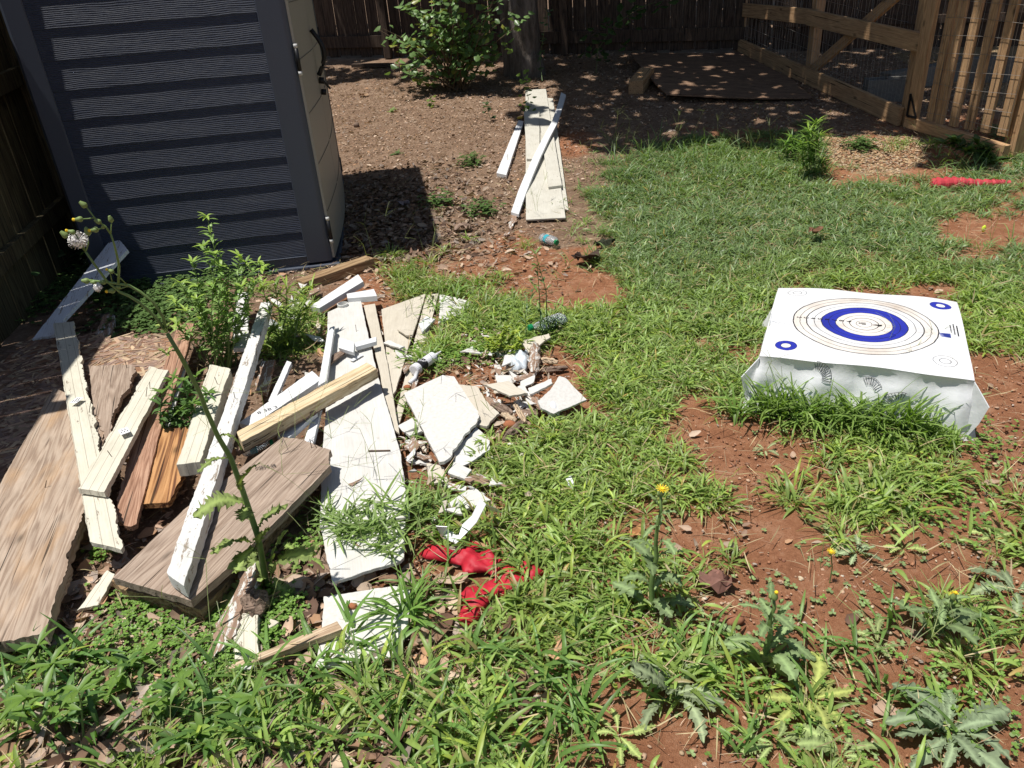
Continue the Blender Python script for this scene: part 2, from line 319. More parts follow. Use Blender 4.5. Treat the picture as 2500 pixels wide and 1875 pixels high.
# ------------------------------------------------------------------ traced outlines (photo pixels) used both for building and to keep grass off
OCC=[]
def n1(t):
    i=math.floor(t); f=t-i; f=f*f*(3-2*f); return _T[int(i)&255,7]*(1-f)+_T[(int(i)+1)&255,7]*f
def frame(P,hint=None):
    c=sum(P,Vector())/len(P); n=Vector()
    for i in range(len(P)): n+=(P[i]-c).cross(P[(i+1)%len(P)]-c)
    n.normalize()
    if n.z<0: n=-n
    x=hint if hint is not None else max(((P[(i+1)%len(P)]-P[i]) for i in range(len(P))),key=lambda v:v.length)
    x=(x-n*x.dot(n)).normalized(); y=n.cross(x); return c,x,y,n
def plate(name,pts,th,mat,label=None,cat=None,parent=None,rag=0,ragset=None,hint=None,bev=.0015,occ=True,group=None,nails=0,rs=1,sag=0.0,step=.011):
    """pts: (px,py,h) corner trace of the top face at height h; becomes a real slab of thickness th"""
    P=[at(*p) for p in pts]
    if hint is not None: hint=at(*hint[1])-at(*hint[0])
    c,x,y,n=frame(P,hint); R=Matrix((x,y,n)).transposed()
    rd=random.Random(hash(label or name)%9999 if False else len(OCC)*13+rs)
    L=[R.transposed()@(p-c) for p in P]; k=len(L); out=[]
    for i in range(k):
        a,b=L[i],L[(i+1)%k]; ln=(b-a).length; r=rag if (ragset is None or i in ragset) else min(rag,.0012)
        if r<=0: r=.0007
        m=max(1,int(ln/step)) ; e=(b-a).normalized(); q=Vector((-e.y,e.x,0)); ph=rd.random()*9
        for j in range(m):
            t=j/m; d=0 if j==0 else (rd.uniform(-1,1)*r*.5+(n1(t*ln*14+ph*31)-.5)*2.6*r+(n1(t*ln*60+ph*17)-.5)*1.5*r)
            out.append(a.lerp(b,t)+q*d)
    bm=bmesh.new(); top=[bm.verts.new((p.x,p.y,0)) for p in out]
    f=bm.faces.new(top)
    if f.normal.z<0 or sum((out[i].x*out[(i+1)%len(out)].y-out[(i+1)%len(out)].x*out[i].y) for i in range(len(out)))<0: pass
    r=bmesh.ops.extrude_face_region(bm,geom=[f]); vs=[v for v in r['geom'] if isinstance(v,bmesh.types.BMVert)]
    for v in vs: v.co.z-=th; v.co.x+=rd.uniform(-1,1)*rag*.3; v.co.y+=rd.uniform(-1,1)*rag*.3
    bmesh.ops.recalc_face_normals(bm,faces=bm.faces)
    if sag:
        mxx=max(abs(p.x) for p in out)
        for v in bm.verts: v.co.z+=sag*(v.co.x/mxx)**2
    me=bpy.data.meshes.new(name); bm.to_mesh(me); bm.free()
    mw=R.to_4x4(); mw.translation=c
    o=link(name,me,mat,parent,mw=mw)
    if bev and rag<.004:
        b=o.modifiers.new('bevel','BEVEL'); b.width=bev; b.segments=2; b.limit_method='ANGLE'; b.angle_limit=rad(50)
    tag(o,label,cat,group)
    if occ: OCC.append([p[:2] for p in pts])
    for i in range(nails):
        t=rd.random(); q=L[0].lerp(L[2],rd.uniform(.1,.9)).lerp(L[1].lerp(L[3] if k>3 else L[0],rd.random()),.5)
        mb=MB(); mb.tube([Vector((q.x,q.y,-.002)),Vector((q.x+rd.uniform(-.02,.02),q.y+rd.uniform(-.02,.02),rd.uniform(.02,.045)))],.0013,5); nl=mb.done('nail',MT['steel']); nl.parent=o
    return o
def quad(A,B,C,D,hf,hn):
    """far-left, far-right, near-right, near-left"""
    return [(*A,hf),(*B,hf),(*C,hn),(*D,hn)]
def board(name,A,B,C,D,hf,hn,th,mat,label,cat,**k):
    h=[((D[0]+C[0])/2,(D[1]+C[1])/2,hn),((A[0]+B[0])/2,(A[1]+B[1])/2,hf)]
    return plate(name,quad(A,B,C,D,hf,hn),th,mat,label,cat,hint=h,**k)




# ------------------------------------------------------------------ ground
GRAV=[(1990,335),(2060,322),(2200,325),(2290,350),(2285,400),(2180,425),(2050,410),(1975,380)]
def mulf(x,y):
    n=fbm(x*1.7,y*1.7,3); m=np.clip((y-4.1+(n-.45)*3)/1.2,0,1); k=np.clip((x-.5+(fbm(x*1.3+4,y*1.3,3)-.45)*3)/.8,0,1)*np.clip((7.4-y+(n-.45)*2)/1.2,0,1); return m*(1-.8*k)
def ground():
    def axis(lo,hi,a,b,fine,coarse):
        l=list(np.arange(a,b,fine)); s=fine; x=a
        while x>lo: s=min(s*1.35,coarse); x-=s; l.insert(0,x)
        s=fine; x=l[-1]
        while x<hi: s=min(s*1.35,coarse); x+=s; l.append(x)
        return np.array(l)
    X=axis(-60,60,-3.2,4.2,.025,8); Y=axis(-60,70,.6,7.0,.025,8)
    gx,gy=np.meshgrid(X,Y); x=gx.ravel(); y=gy.ravel()
    z=terr_np(x,y)+(fbm(x*2.2+5,y*2.2,3)-.45)*.03+(fbm(x*11,y*11,3)-.45)*.014
    z=np.where((np.abs(x)>9)|(y>13)|(y<-1),terr_np(x,y),z)
    px,py,d=proj(np.stack([x,y,z],1)); n=fbm(x*1.7,y*1.7,3)
    mul=mulf(x,y)
    low=np.clip((1150-px+(n-.45)*500)/250,0,1)*np.clip((py-1380)/120,0,1); left=np.clip((950-px)/200,0,1)*np.clip((py-500)/100,0,1)
    red=np.clip(1-np.hypot((px-1420)/130,(py-690)/60),0,1)*2+np.clip(1-np.hypot((px-1390)/110,(py-350)/60),0,1)+np.clip(1-np.hypot((px-1260)/90,(py-600)/60),0,1)
    mul=np.clip(np.maximum(mul,np.maximum(low,left*.8))-red,0,1)
    wob=(fbm(x*4,y*4,3)-.45); grv=inpoly(px+wob*160,py+wob*70,GRAV)&(y>4); grv=grv|((x>4.4)&(y>5)&(y<9)); 
    cols=np.stack([np.ones_like(mul),mul,grv*1.0],1)
    nx,ny=len(X),len(Y); i=np.arange((ny-1)*(nx-1)); r=i//(nx-1); c=i%(nx-1); a=r*nx+c
    me=npmesh('ground',np.stack([x,y,z],1),np.stack([a,a+1,a+nx+1,a+nx],1),cols,True)
    tag(link('ground',me,MT['soil']),'red clay yard soil with brown mulch and bare patches',None,None,'structure')
ground()
# ------------------------------------------------------------------ shed
SO=Vector((-1.02,4.47,0)); SA=rad(7); SHU=Vector((math.cos(SA),math.sin(SA),0)); SHV=Vector((-math.sin(SA),math.cos(SA),0))
MT['groove']=plain('door groove shade',(.12,.11,.09),.7,.1)
def shed():
    e=empty('storage_shed',SO,SA,'dark blue grey resin storage shed with clapboard side and taupe double doors','storage shed')
    W=1.37; Dp=1.78; H=2.12
    # side panel of overlapping laps, local y=0 is the outer face
    m=MB(); pitch=.1462; z0=.082; x0,x1=-1.255,-.15; k=0; z=z0
    nx=60
    def row(zz,yy,ph=0): return [m.bm.verts.new((x0+(x1-x0)*i/nx,yy,zz)) for i in range(nx+1)]
    prev=row(z0-.004,.004)
    while z<H-.05:
        zt=min(z+pitch,H-.03)
        for zz,yy in ((z,.0010),(z+.003,.0),(z+pitch*.5,.0018),(zt-.003,.0028)):
            if zz>zt: continue
            cur=row(zz,yy,k)
            for i in range(nx): m.bm.faces.new((prev[i],prev[i+1],cur[i+1],cur[i]))
            prev=cur
        z=zt; k+=1
        if zt>=H-.03: break
    m.done('side_panel',MT['shedside'],e)
    # corner posts (rounded outer edge), bottom skirt, base
    def post(x0,x1,name,rr):
        m=MB(); n=6; prof=[]
        # cross-section polygon in xy extruded in z
        if rr>0: 
            prof=[(x0,-.006),(x0+.004,-.012)]+[(x1-.03+.03*math.sin(t*math.pi/2/n),.018-.03*math.cos(t*math.pi/2/n)) for t in range(n+1)]+[(x1,.09),(x0,.09)]
        else: prof=[(x0+.02,-.012),(x1-.004,-.012),(x1,-.006),(x1,.09),(x0,.09),(x0,.01)]
        f=m.bm.faces.new([m.bm.verts.new((a,b,.04)) for a,b in prof]); r=bmesh.ops.extrude_face_region(m.bm,geom=[f])
        bmesh.ops.translate(m.bm,vec=(0,0,H-.04),verts=[v for v in r['geom'] if isinstance(v,bmesh.types.BMVert)])
        return m.done(name,MT['resin'],e)
    post(-.15,.0,'corner_post',1); post(-W,-1.255,'corner_post',-1)
    m=MB(); m.box(((-1.255-.15)/2,.006,.038),(1.105,.02,.082)); m.box(((-1.255-.15)/2,-.006,.0825),(1.105,.008,.005)); m.done('bottom_rail',MT['resin'],e,bev=.002)
    m=MB(); m.box((-W/2+.01,Dp/2,-.0),(W+.06,Dp+.06,.05)); m.done('floor_base',MT['resin'],e,bev=.008)
    m=MB(); m.box((-W-.002,Dp/2,H/2),(.02,Dp-.18,H-.06)); m.box((-W/2,Dp,H/2),(W-.18,.02,H-.06)); m.done('rear_wall',MT['resin'],e)
    m=MB(); m.box((.0,Dp-.03,H/2),(.03,.06,H-.04)); m.done('corner_post',MT['resin'],e)
    # doors on the +x face, slightly bowed outward
    for nm,ya,yb in (('door',.012,.74),('door',.748,Dp-.06)):
        m=MB(); ny,nz=10,26
        def P(i,j,d=0):
            t=i/ny; y=ya+(yb-ya)*t; z=.05+(H-.1)*j/nz; full=(y-.01)/(Dp-.07); return (.012+.03*math.sin(math.pi*full)-.0+d,y,z)
        g=[[m.bm.verts.new(P(i,j)) for j in range(nz+1)] for i in range(ny+1)]; b=[[m.bm.verts.new(P(i,j,-.035)) for j in range(nz+1)] for i in range(ny+1)]
        for i in range(ny):
            for j in range(nz): m.bm.faces.new((g[i][j],g[i+1][j],g[i+1][j+1],g[i][j+1])); m.bm.faces.new((b[i][j],b[i][j+1],b[i+1][j+1],b[i+1][j]))
        for j in range(nz): m.bm.faces.new((g[0][j],g[0][j+1],b[0][j+1],b[0][j])); m.bm.faces.new((g[ny][j],b[ny][j],b[ny][j+1],g[ny][j+1]))
        for i in range(ny): m.bm.faces.new((g[i][0],b[i][0],b[i+1][0],g[i+1][0])); m.bm.faces.new((g[i][nz],g[i+1][nz],b[i+1][nz],b[i][nz]))
        d=m.done(nm,MT['resin_l'],e,smooth=False)
        # moulded curved grooves
        for q in range(5):
            z1=.325+q*.277; m=MB(); pts=[]
            for s_ in range(13):
                t=s_/12; y=ya+.03+(yb-ya-.06)*t; full=(y-.01)/(Dp-.07); pts.append((.0135+.03*math.sin(math.pi*full),y,z1))
            m.tube(pts,.002,4); gr=m.done('groove',MT['groove'],None); gr.parent=d
        if ya<.5:
            m=MB(); pts=[]
            for s_ in range(13):
                t=s_/12; pts.append((.05+.055*math.sin(math.pi*t),.70,1.0+.26*t))
            m.tube(pts,.014,8); h=m.done('handle',MT['black'],None,smooth=True); h.parent=d
            m=MB(); m.tube([(.045,.715,.97),(.075,.715,.965)],.02,10); m.tube([(.07,.715,.965),(.10,.77,.91)],.007,6); m.tube([(.045,.73,.9),(.075,.73,.895)],.018,10); h=m.done('latch',MT['black'],None,smooth=True); h.parent=d
    for z in (1.16,.225,1.95):
        m=MB(); m.tube([(.012,-.004,z-.055),(.012,-.004,z+.055)],.011,10); hg=m.done('hinge',MT['black'],e,smooth=True)
        for s_ in (-1,1):
            m=MB(); m.tube([(.012,-.004,z+s_*.058),(.012,-.004,z+s_*.078)],.0105,10); c=m.done('hinge_cap',MT['capw'],None,smooth=True); c.parent=hg
    for z in (1.16,.225):
        m=MB(); m.tube([(.012,Dp-.02,z-.055),(.012,Dp-.02,z+.055)],.011,10); m.done('hinge',MT['black'],e,smooth=True)
    m=MB()
    for i in range(2):
        pass
    ov=.07; of=-.004; A=[(-W-ov,-of,H),(ov,-of,H),(ov,Dp+ov,H),(-W-ov,Dp+ov,H)]
    v=[m.bm.verts.new(p) for p in A]+[m.bm.verts.new((-W-ov,-of,H+.05)),m.bm.verts.new((ov,-of,H+.05)),m.bm.verts.new((ov,Dp+ov,H+.05)),m.bm.verts.new((-W-ov,Dp+ov,H+.05)),m.bm.verts.new((-W/2,-of,H+.3)),m.bm.verts.new((-W/2,Dp+ov,H+.3))]
    for f in ((0,3,2,1),(0,1,5,4),(2,3,7,6),(1,2,6,5),(3,0,4,7),(4,5,8),(6,7,9),(5,6,9,8),(7,4,8,9)): m.bm.faces.new([v[i] for i in f])
    m.done('roof',MT['resin'],e,bev=.01)
shed()
def timber(name,a,b,w_,t_,mat,label,cat,up=(0,0,1),par=None,bev=.003,**k):
    """one squared timber from a to b as its own mesh with local X along it"""
    a=Vector(a);b=Vector(b);x=(b-a);L=x.length;x/=L;u=Vector(up);y=u.cross(x).normalized();z=x.cross(y)
    mw=Matrix((x,y,z)).transposed().to_4x4(); mw.translation=(a+b)/2
    m=MB(); m.box((0,0,0),(L,w_,t_)); n=k.pop('cuts',0)
    o=m.done(name,mat,None,bev=bev,mw=mw); 
    if par is not None: o.parent=par; o.matrix_parent_inverse=par.matrix_basis.inverted() if False else Matrix.Identity(4); o.matrix_basis=PINV(par)@mw
    return tag(o,label,cat,**k)
def PINV(p):
    return (Matrix.Translation(p.location)@p.rotation_euler.to_matrix().to_4x4()).inverted()
# timber under the shed corner
timber('landscape_timber',at(735,700,.03),at(905,640,.03),.085,.07,MT['beam'],'tan treated timber lying under the shed corner','timber')
# ------------------------------------------------------------------ fences
def board_fence(name,p0,p1,H,mat,label,pw=.14,gap=.004,thick=.018,rails=(),rail_side=-1,post_every=2.3,zoff=0,railh=.09,lean=.0,posts=True,jit=.02):
    p0=Vector(p0);p1=Vector(p1);d=p1-p0;d.z=0;L=d.length;d/=L;nrm=Vector((-d.y,d.x,0))
    e=empty(name,(p0.x,p0.y,terr(p0.x,p0.y)),math.atan2(d.y,d.x),label,'fence'); zb=e.location.z
    g=lambda s:terr(p0.x+d.x*s,p0.y+d.y*s)-zb
    m=MB(); s=0; rd=random.Random(len(label))
    while s<L:
        w_=min(pw*rd.uniform(.96,1.03),L-s); gp=gap*rd.uniform(.2,2.2)
        if w_>.03: 
            vs=m.box((s+w_/2,rd.uniform(-.002,.002),g(s)+zoff+H/2+rd.uniform(-jit,jit)),(w_,thick,H)); sh=rd.uniform(-.004,.004)
            for v in vs: v.co.x+=sh*(v.co.z-H/2)
        s+=w_+gp
    # rotate mesh so grain runs along local X: keep upright, material uses rotated coords
    m.done('board_panel',mat,e,bev=.002)
    for z,h in rails:
        m=MB(); n=max(2,int(L/2)); pr=None
        m.beam((0,rail_side*(thick/2+.019),g(0)+z),(L,rail_side*(thick/2+.019),g(L)+z),.038,h,up=(0,0,1)); m.done('rail',MT.get(mat.name+'_h',mat),e,bev=.003)
    if posts:
        s=.6
        while s<L:
            m=MB(); m.box((s,rail_side*(thick/2+.045),g(s)+H/2),(.09,.088,H)); m.done('post',mat,e,bev=.004); s+=post_every
    return e
def upright(mat):
    """copy of a wood material whose grain runs along local Z"""
    k=mat.name+' upright'
    if k in bpy.data.materials: return bpy.data.materials[k]
    m=mat.copy(); m.name=k; t=m.node_tree
    tc=[n for n in t.nodes if n.type=='TEX_COORD'][0]; lk=[l for l in t.links if l.from_node==tc]
    mp=t.nodes.new('ShaderNodeMapping'); mp.inputs['Rotation'].default_value=(0,rad(90),0)
    for l in lk: t.links.new(mp.outputs[0],l.to_socket)
    t.links.new(tc.outputs['Object'],mp.inputs[0]); return m
MT['fence_lu']=upright(MT['fence_l']); MT['fence_bu']=upright(MT['fence_b'])
LF0=SO+SHU*-1.66+SHV*-2.35; LF1=SO+SHU*-1.66+SHV*5.2
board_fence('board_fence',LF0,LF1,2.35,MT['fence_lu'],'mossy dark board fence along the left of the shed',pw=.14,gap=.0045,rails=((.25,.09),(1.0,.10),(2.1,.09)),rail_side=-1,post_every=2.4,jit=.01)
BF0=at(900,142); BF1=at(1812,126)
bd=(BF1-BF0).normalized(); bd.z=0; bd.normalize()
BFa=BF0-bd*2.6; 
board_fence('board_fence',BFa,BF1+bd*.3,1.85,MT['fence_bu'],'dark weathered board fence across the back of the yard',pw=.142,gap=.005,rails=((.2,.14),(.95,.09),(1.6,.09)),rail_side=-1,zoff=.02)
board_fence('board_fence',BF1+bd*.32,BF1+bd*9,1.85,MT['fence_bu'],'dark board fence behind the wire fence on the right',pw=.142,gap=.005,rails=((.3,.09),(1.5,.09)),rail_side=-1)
# --- wire fence with rails
class Plane:
    def __init__(s,a,b):
        s.a=Vector(a); d=Vector(b)-s.a; d.z=0; s.L=d.length; s.d=d/s.L; s.n=Vector((s.d.y,-s.d.x,0))
        if s.n.dot(Vector((0,0,0))-s.a)<0: s.n=-s.n
    def on(s,px,py,off=0): return atP(px,py,s.a+s.n*off,s.n)
    def sz(s,px,py,off=0): p=s.on(px,py,off); return (p-s.a).dot(s.d),p.z
    def pt(s,t,z,off=0): return Vector((s.a.x+s.d.x*t,s.a.y+s.d.y*t,z))+s.n*off
Q=Plane(at(1807,124),at(2203,308))
def wirefence():
    e=empty('wire_fence',Q.a,0,'new timber and wire mesh fence with diagonal braces on the right','fence')
    g=lambda s:terr(*Q.pt(s,0)[:2])
    def T(nm,a,b,w_,t_,off,lab=None): return timber(nm,a,b,w_,t_,MT['fence_r'],lab,None,up=Q.n,par=e)
    sA,zA=Q.sz(1971,42,.06); sB,zB=Q.sz(2245,104,.06)
    T('rail',Q.pt(-.1,g(0)+.075,.03),Q.pt(Q.L*.42,g(Q.L*.42)+.075,.03),.15,.038,0); T('rail',Q.pt(Q.L*.42,g(Q.L*.42)+.078,.032),Q.pt(Q.L+.0,g(Q.L)+.078,.032),.15,.038,0)
    T('rail',Q.pt(sA,zA,.05),Q.pt(sB,zB,.05),.14,.038,0); T('rail',Q.pt(-.1,zA+.0,.01),Q.pt(sA+.12,zA,.01),.14,.036,0)
    T('rail',Q.pt(0,1.78,.02),Q.pt(Q.L,1.70,.02),.1,.038,0)
    sp,_=Q.sz(1973,150,0); se,_=Q.sz(2215,200,0)
    for s in (.02,sp,se+.02):
        timber('post',Q.pt(s,g(s)-.05,-.045),Q.pt(s,1.85,-.045),.09,.09,MT['fence_r'],None,None,up=Q.n,par=e)
    # braces
    a=Q.sz(1982,172,-.02); b=Q.sz(2075,90,-.02); k=(b[1]-a[1])/(b[0]-a[0])
    T('brace',Q.pt(*a,-.02),Q.pt(a[0]+(1.6-a[1])/k,1.6,-.02),.09,.036,0)
    m=MB(); rd=random.Random(3); s=.1
    off=.075-.065
    while s<se:
        ph=rd.random()*6; pts=[Q.pt(s+.006*math.sin(z*9+ph)+rd.uniform(-.002,.002),z,off+.006*math.sin(z*5+ph)) for z in np.arange(g(s)+.06,1.8,.12)]
        m.tube(pts,.0013,3,False); s+=.052
    for i in range(16):
        z=.1+i*.115; pts=[Q.pt(s_,z+g(s_)*.9+.008*math.sin(s_*4+i)+rd.uniform(-.003,.003),off) for s_ in np.arange(.08,se,.16)]
        m.tube(pts,.0013,3,False)
    o=m.done('wire_mesh',MT['wire'],None); o.parent=e; o.matrix_basis=PINV(e)
wirefence()
def gp(u,v): return (2050+u/3.687,v/3.687)
G=Plane(at(*gp(605,1090),.08),at(*gp(1500,1365),.08))
def gate():
    zb=G.a.z
    e=empty('yard_gate',(G.a.x,G.a.y,zb-.08),0,'timber picket gate with wire mesh standing ajar at right','gate')
    def T(nm,a,b,w_,t_,mat=MT['fence_r']): return timber(nm,a,b,w_,t_,mat,None,None,up=G.n,par=e)
    z1=G.sz(*gp(1490,1360))[1]
    T('frame_rail',G.pt(0,zb+.0,.0),G.pt(G.L,z1,.0),.085,.06); T('frame_rail',G.pt(0,1.72),G.pt(G.L,1.68),.085,.04)
    s0=G.sz(*gp(668,1040))[0]
    T('frame_stile',G.pt(s0,zb+.03,.012),G.pt(s0+.0,1.75,.012),.105,.045)
    for i,(tx,bx,by) in enumerate(((1025,825,1065),(1165,905,1105),(1318,1025,1140),(1468,1160,1190),(1615,1300,1240),(1760,1450,1290))):
        s=G.sz(*gp(bx,by),-.04)[0]; T('picket',G.pt(s,zb+.02,-.035),G.pt(s+.02,1.75,-.035),.07,.03)
    m=MB(); a=G.pt(s0-.03,zb+.05,.042)
    m.beam(a,a+Vector((0,0,.17)),.018,.006,up=G.n); m.beam(a,a+G.d*.1,.018,.006,up=G.n); m.beam(a+G.d*.095+Vector((0,0,.005)),a+Vector((0,0,.165)),.014,.006,up=G.n)
    o=m.done('corner_bracket',MT['black'],None); o.parent=e; o.matrix_basis=PINV(e)
    m=MB(); rd=random.Random(5); s=.1
    while s<G.L:
        ph=rd.random()*6; m.tube([G.pt(s+.005*math.sin(z*9+ph),z,-.012+.006*math.sin(z*5+ph)) for z in np.arange(zb+.03,1.7,.1)],.0013,3,False); s+=.052
    for i in range(15):
        z=zb+.08+i*.115; m.tube([G.pt(s_,z+.01*math.sin(s_*5+i),-.012) for s_ in np.arange(.03,G.L,.1)],.0014,3,False)
    o=m.done('wire_mesh',MT['wire'],None); o.parent=e; o.matrix_basis=PINV(e)
gate()
pg=at(*gp(1540,1420))
timber('gate_post',Vector((pg.x,pg.y,-.1)),Vector((pg.x+.02,pg.y,1.9)),.1,.1,MT['fence_r'],'square timber post standing at the closing edge of the gate','post',up=G.n)
timber('fence_board',Vector((pg.x+.06,pg.y-.02,.14)),Vector((pg.x+1.6,pg.y-.75,.12)),.14,.036,MT['fence_r'],'low horizontal board fixed beyond the gate post','board',up=G.n)
# --- concrete pieces behind
def concrete():
    p=at(2170,252)
    m=MB(); W=.40;H=.2;D=.2;t=.03
    for c,d in (((0,-D/2+t/2,H/2),(W,t,H)),((0,D/2-t/2,H/2),(W,t,H)),((-W/2+t/2,0,H/2),(t,D-2*t,H)),((W/2-t/2,0,H/2),(t,D-2*t,H)),((0,0,H/2),(t,D-2*t,H))): m.box(c,d)
    mw=Matrix.Rotation(rad(-12),4,'Z'); mw.translation=p+Vector((.03,.12,0)); tag(m.done('concrete_block',MT['conc'],bev=.004,mw=mw),'hollow grey concrete block standing behind the wire fence','concrete block')
    for i,(a,b,h,lab) in enumerate((((2195,246),(2330,212),.2,'grey concrete kerb piece right behind the hollow block'),((2340,218),(2520,226),.24,'long grey concrete kerb seen through the gate pickets'))):
        A=at(*a);B=at(*b); A=A+Vector((.12*i,.35,0)); B=B+Vector((.3,.3,0)); timber('concrete_kerb',A+Vector((0,0,h/2)),B+Vector((0,0,h/2)),.15,h,MT['conc'],lab,'kerb',bev=.008)
concrete()
# ------------------------------------------------------------------ tree, canopy and shrub
SHADE=[(1125,120),(1165,215),(1240,240),(1262,330),(1352,318),(1378,338),(1475,368),(1560,376),(1640,372),(1735,352),(1850,372),(1960,378),(1985,335),(2150,328),(2290,352),(2262,408),(2420,428),(2560,405),(2700,300),(2700,-3000),(1125,-3000)]
SHADE2=[(600,100),(700,196),(790,214),(880,196),(960,208),(1040,190),(1125,215),(1125,-900),(600,-900)]
def leafquads(C,N_,size,col,aspect=.62,fold=.15):
    """diamond-ish leaves: centres C, normals N_"""
    n=len(C); a=rng.normal(size=(n,3)); a-=N_*np.sum(a*N_,1)[:,None]; a/=np.linalg.norm(a,axis=1)[:,None]+1e-9; b=np.cross(N_,a); s=size[:,None]
    V=np.stack([C-a*s*.5,C-a*s*.18+b*s*.5*aspect-N_*s*fold,C+a*s*.22+b*s*.36*aspect-N_*s*fold,C+a*s*.55-N_*s*fold*.6,C+a*s*.22-b*s*.36*aspect-N_*s*fold,C-a*s*.18-b*s*.5*aspect-N_*s*fold,C],1)
    base=np.arange(n)[:,None]*7
    F=np.concatenate([base+np.array([[0,1,2,6]]),base+np.array([[6,2,3,3]])[:,[0,1,2,2]]],0) if False else None
    T=[(0,1,6),(1,2,6),(2,3,6),(3,4,6),(4,5,6),(5,0,6)]
    F=np.concatenate([base+np.array([t]) for t in T],0)
    cc=np.repeat(col,7,axis=0); return V.reshape(-1,3),F,cc
def canopy(cond,n,label_par,H0=3.4,H1=6.0,bx=(-4,10),by=(4.2,15)):
    x=rng.uniform(*bx,n); y=rng.uniform(*by,n); z=terr_np(x,y); px,py,d=proj(np.stack([x,y,z],1))
    ok=inpoly(px,py,SHADE)|inpoly(px,py,SHADE2)|(y>10.2)
    ok&=cond(x,y); ok&=(fbm(x*1.6+3,y*1.6,3)+ (y>6.8)*(x>.7)*.3 + (x>1.2)*.12>.40)
    ok&=~((x>3.6)&(y<6.2)&(fbm(x*2.5+3,y*2.5,3)<.5))
    x,y,z=x[ok],y[ok],z[ok]; h=rng.uniform(H0,H1,len(x)); k=h/SUN.z
    C=np.stack([x,y,z],1)+np.outer(k,np.array(SUN)); N_=rng.normal(size=C.shape)*.45+np.array([0,0,1]); N_/=np.linalg.norm(N_,axis=1)[:,None]
    v=rng.uniform(.6,1.2,(len(x),1)); col=np.array([.045,.095,.025])*v
    return leafquads(C,N_,rng.uniform(.19,.29,len(x)),col)
def blob_tree(name,base,stems,crownfn,n,label,vine=False):
    e=empty(name,base,0,label,'tree')
    m=MB()
    for pts,r in stems: 
        P=[]; R_=[]
        for i in range(len(pts)-1):
            for j in range(6):
                t=j/6; p=Vector(pts[i]).lerp(Vector(pts[i+1]),t); P.append(p+Vector((math.sin(i*2+j)*.01,math.cos(i+j*1.3)*.01,0))); R_.append(r[i]+(r[i+1]-r[i])*t)
        m.tube(P,R_,14)
    m.done('trunk',MT['bark'],e,smooth=True)
    V,F,c=crownfn(n); V=V-np.array(base); link('crown',npmesh('crown',V,F,c),MT['leaf'],e)
    return e
TB=at(1283,182); TB.z-=.05
tr=blob_tree('yard_tree',TB,[([(0,0,0),(0,0,.35),(.03,0,1.2),(.05,0,2.2),(-.4,-.3,3.6),(-1.2,-.8,4.6)],[.24,.18,.165,.15,.11,.04]),([(.05,0,2.1),(.9,-.4,3.4),(2.2,-1.2,4.5)],[.12,.09,.03]),([(-.14,.02,0),(-.17,.02,.6),(-.2,0,1.5),(-.5,.3,2.8),(-1.0,.9,4.3)],[.12,.085,.08,.07,.03]),([(.04,0,2.2),(.2,.3,3.4),(.6,.9,4.8)],[.12,.09,.04])],
   lambda n:canopy(lambda x,y:x<3.2,n,0),23000,'thick grey barked tree standing before the dark back fence')
blob_tree('overhanging_tree',Vector((7.6,8.6,.3)),[([(0,0,0),(0,0,1.5),(-.3,0,3),(-1.6,-.3,4.6),(-3,-.6,5.4)],[.26,.2,.17,.12,.04]),([(-.3,0,3),(.2,.8,4.4),(.6,1.6,5.4)],[.12,.09,.03])],
   lambda n:canopy(lambda x,y:x>=3.2,n,0),26000,'shade tree beyond the wire fence spreading over the gate')
def shrub():
    base=at(1112,222); Y=base.y; e=empty('leafy_shrub',base,0,'bushy green broadleaf shrub beside the tree trunk','shrub')
    rd=random.Random(9); C=[];N_=[];sz=[];m=MB()
    tips=[]
    for i in range(46):
        a=rd.uniform(-1,1); px=1085+a*150+rd.uniform(-25,25); py=rd.uniform(-90,190)+abs(a)*10; tips.append((px,py))
    tips+=[(925,72),(960,85),(1000,95),(935,70),(1200,95),(1215,150),(1240,120),(1262,20),(1290,40)]
    for px,py in tips:
        tp=atY(px,py,Y+rd.uniform(-.35,.35)); tp.z=max(tp.z,base.z+.12)
        mid=base.lerp(tp,.5)+Vector((rd.uniform(-.1,.1),rd.uniform(-.1,.1),.1)); p0=base+Vector((rd.uniform(-.12,.12),rd.uniform(-.08,.08),0))
        path=[p0.lerp(mid,t) if s==0 else mid.lerp(tp,t) for s in (0,1) for t in (0,.33,.66)]+[tp]
        m.tube([p-base for p in path],[.007-.0055*i/6 for i in range(7)],4)
        for k in range(15):
            t=rd.uniform(.3,1); q=(p0.lerp(mid,t*2) if t<.5 else mid.lerp(tp,t*2-1)); C.append(q+Vector((rd.uniform(-.11,.11),rd.uniform(-.11,.11),rd.uniform(-.1,.1))))
            n=Vector((rd.gauss(0,.5)-.15,rd.gauss(0,.5)-.35,1)).normalized(); N_.append(n); sz.append(rd.uniform(.065,.11))
    C=np.array(C);N_=np.array(N_);n=len(C); col=np.array([.17,.28,.095])*rng.uniform(.6,1.25,(n,1)); ylw=rng.random(n)<.06; col[ylw]=[.28,.3,.06]
    V,F,c=leafquads(C,N_,np.array(sz),col,.72); m.done('stem',MT['stem_b'],e); link('foliage',npmesh('foliage',V-np.array(base),F,c),MT['leaf'],e)
shrub()
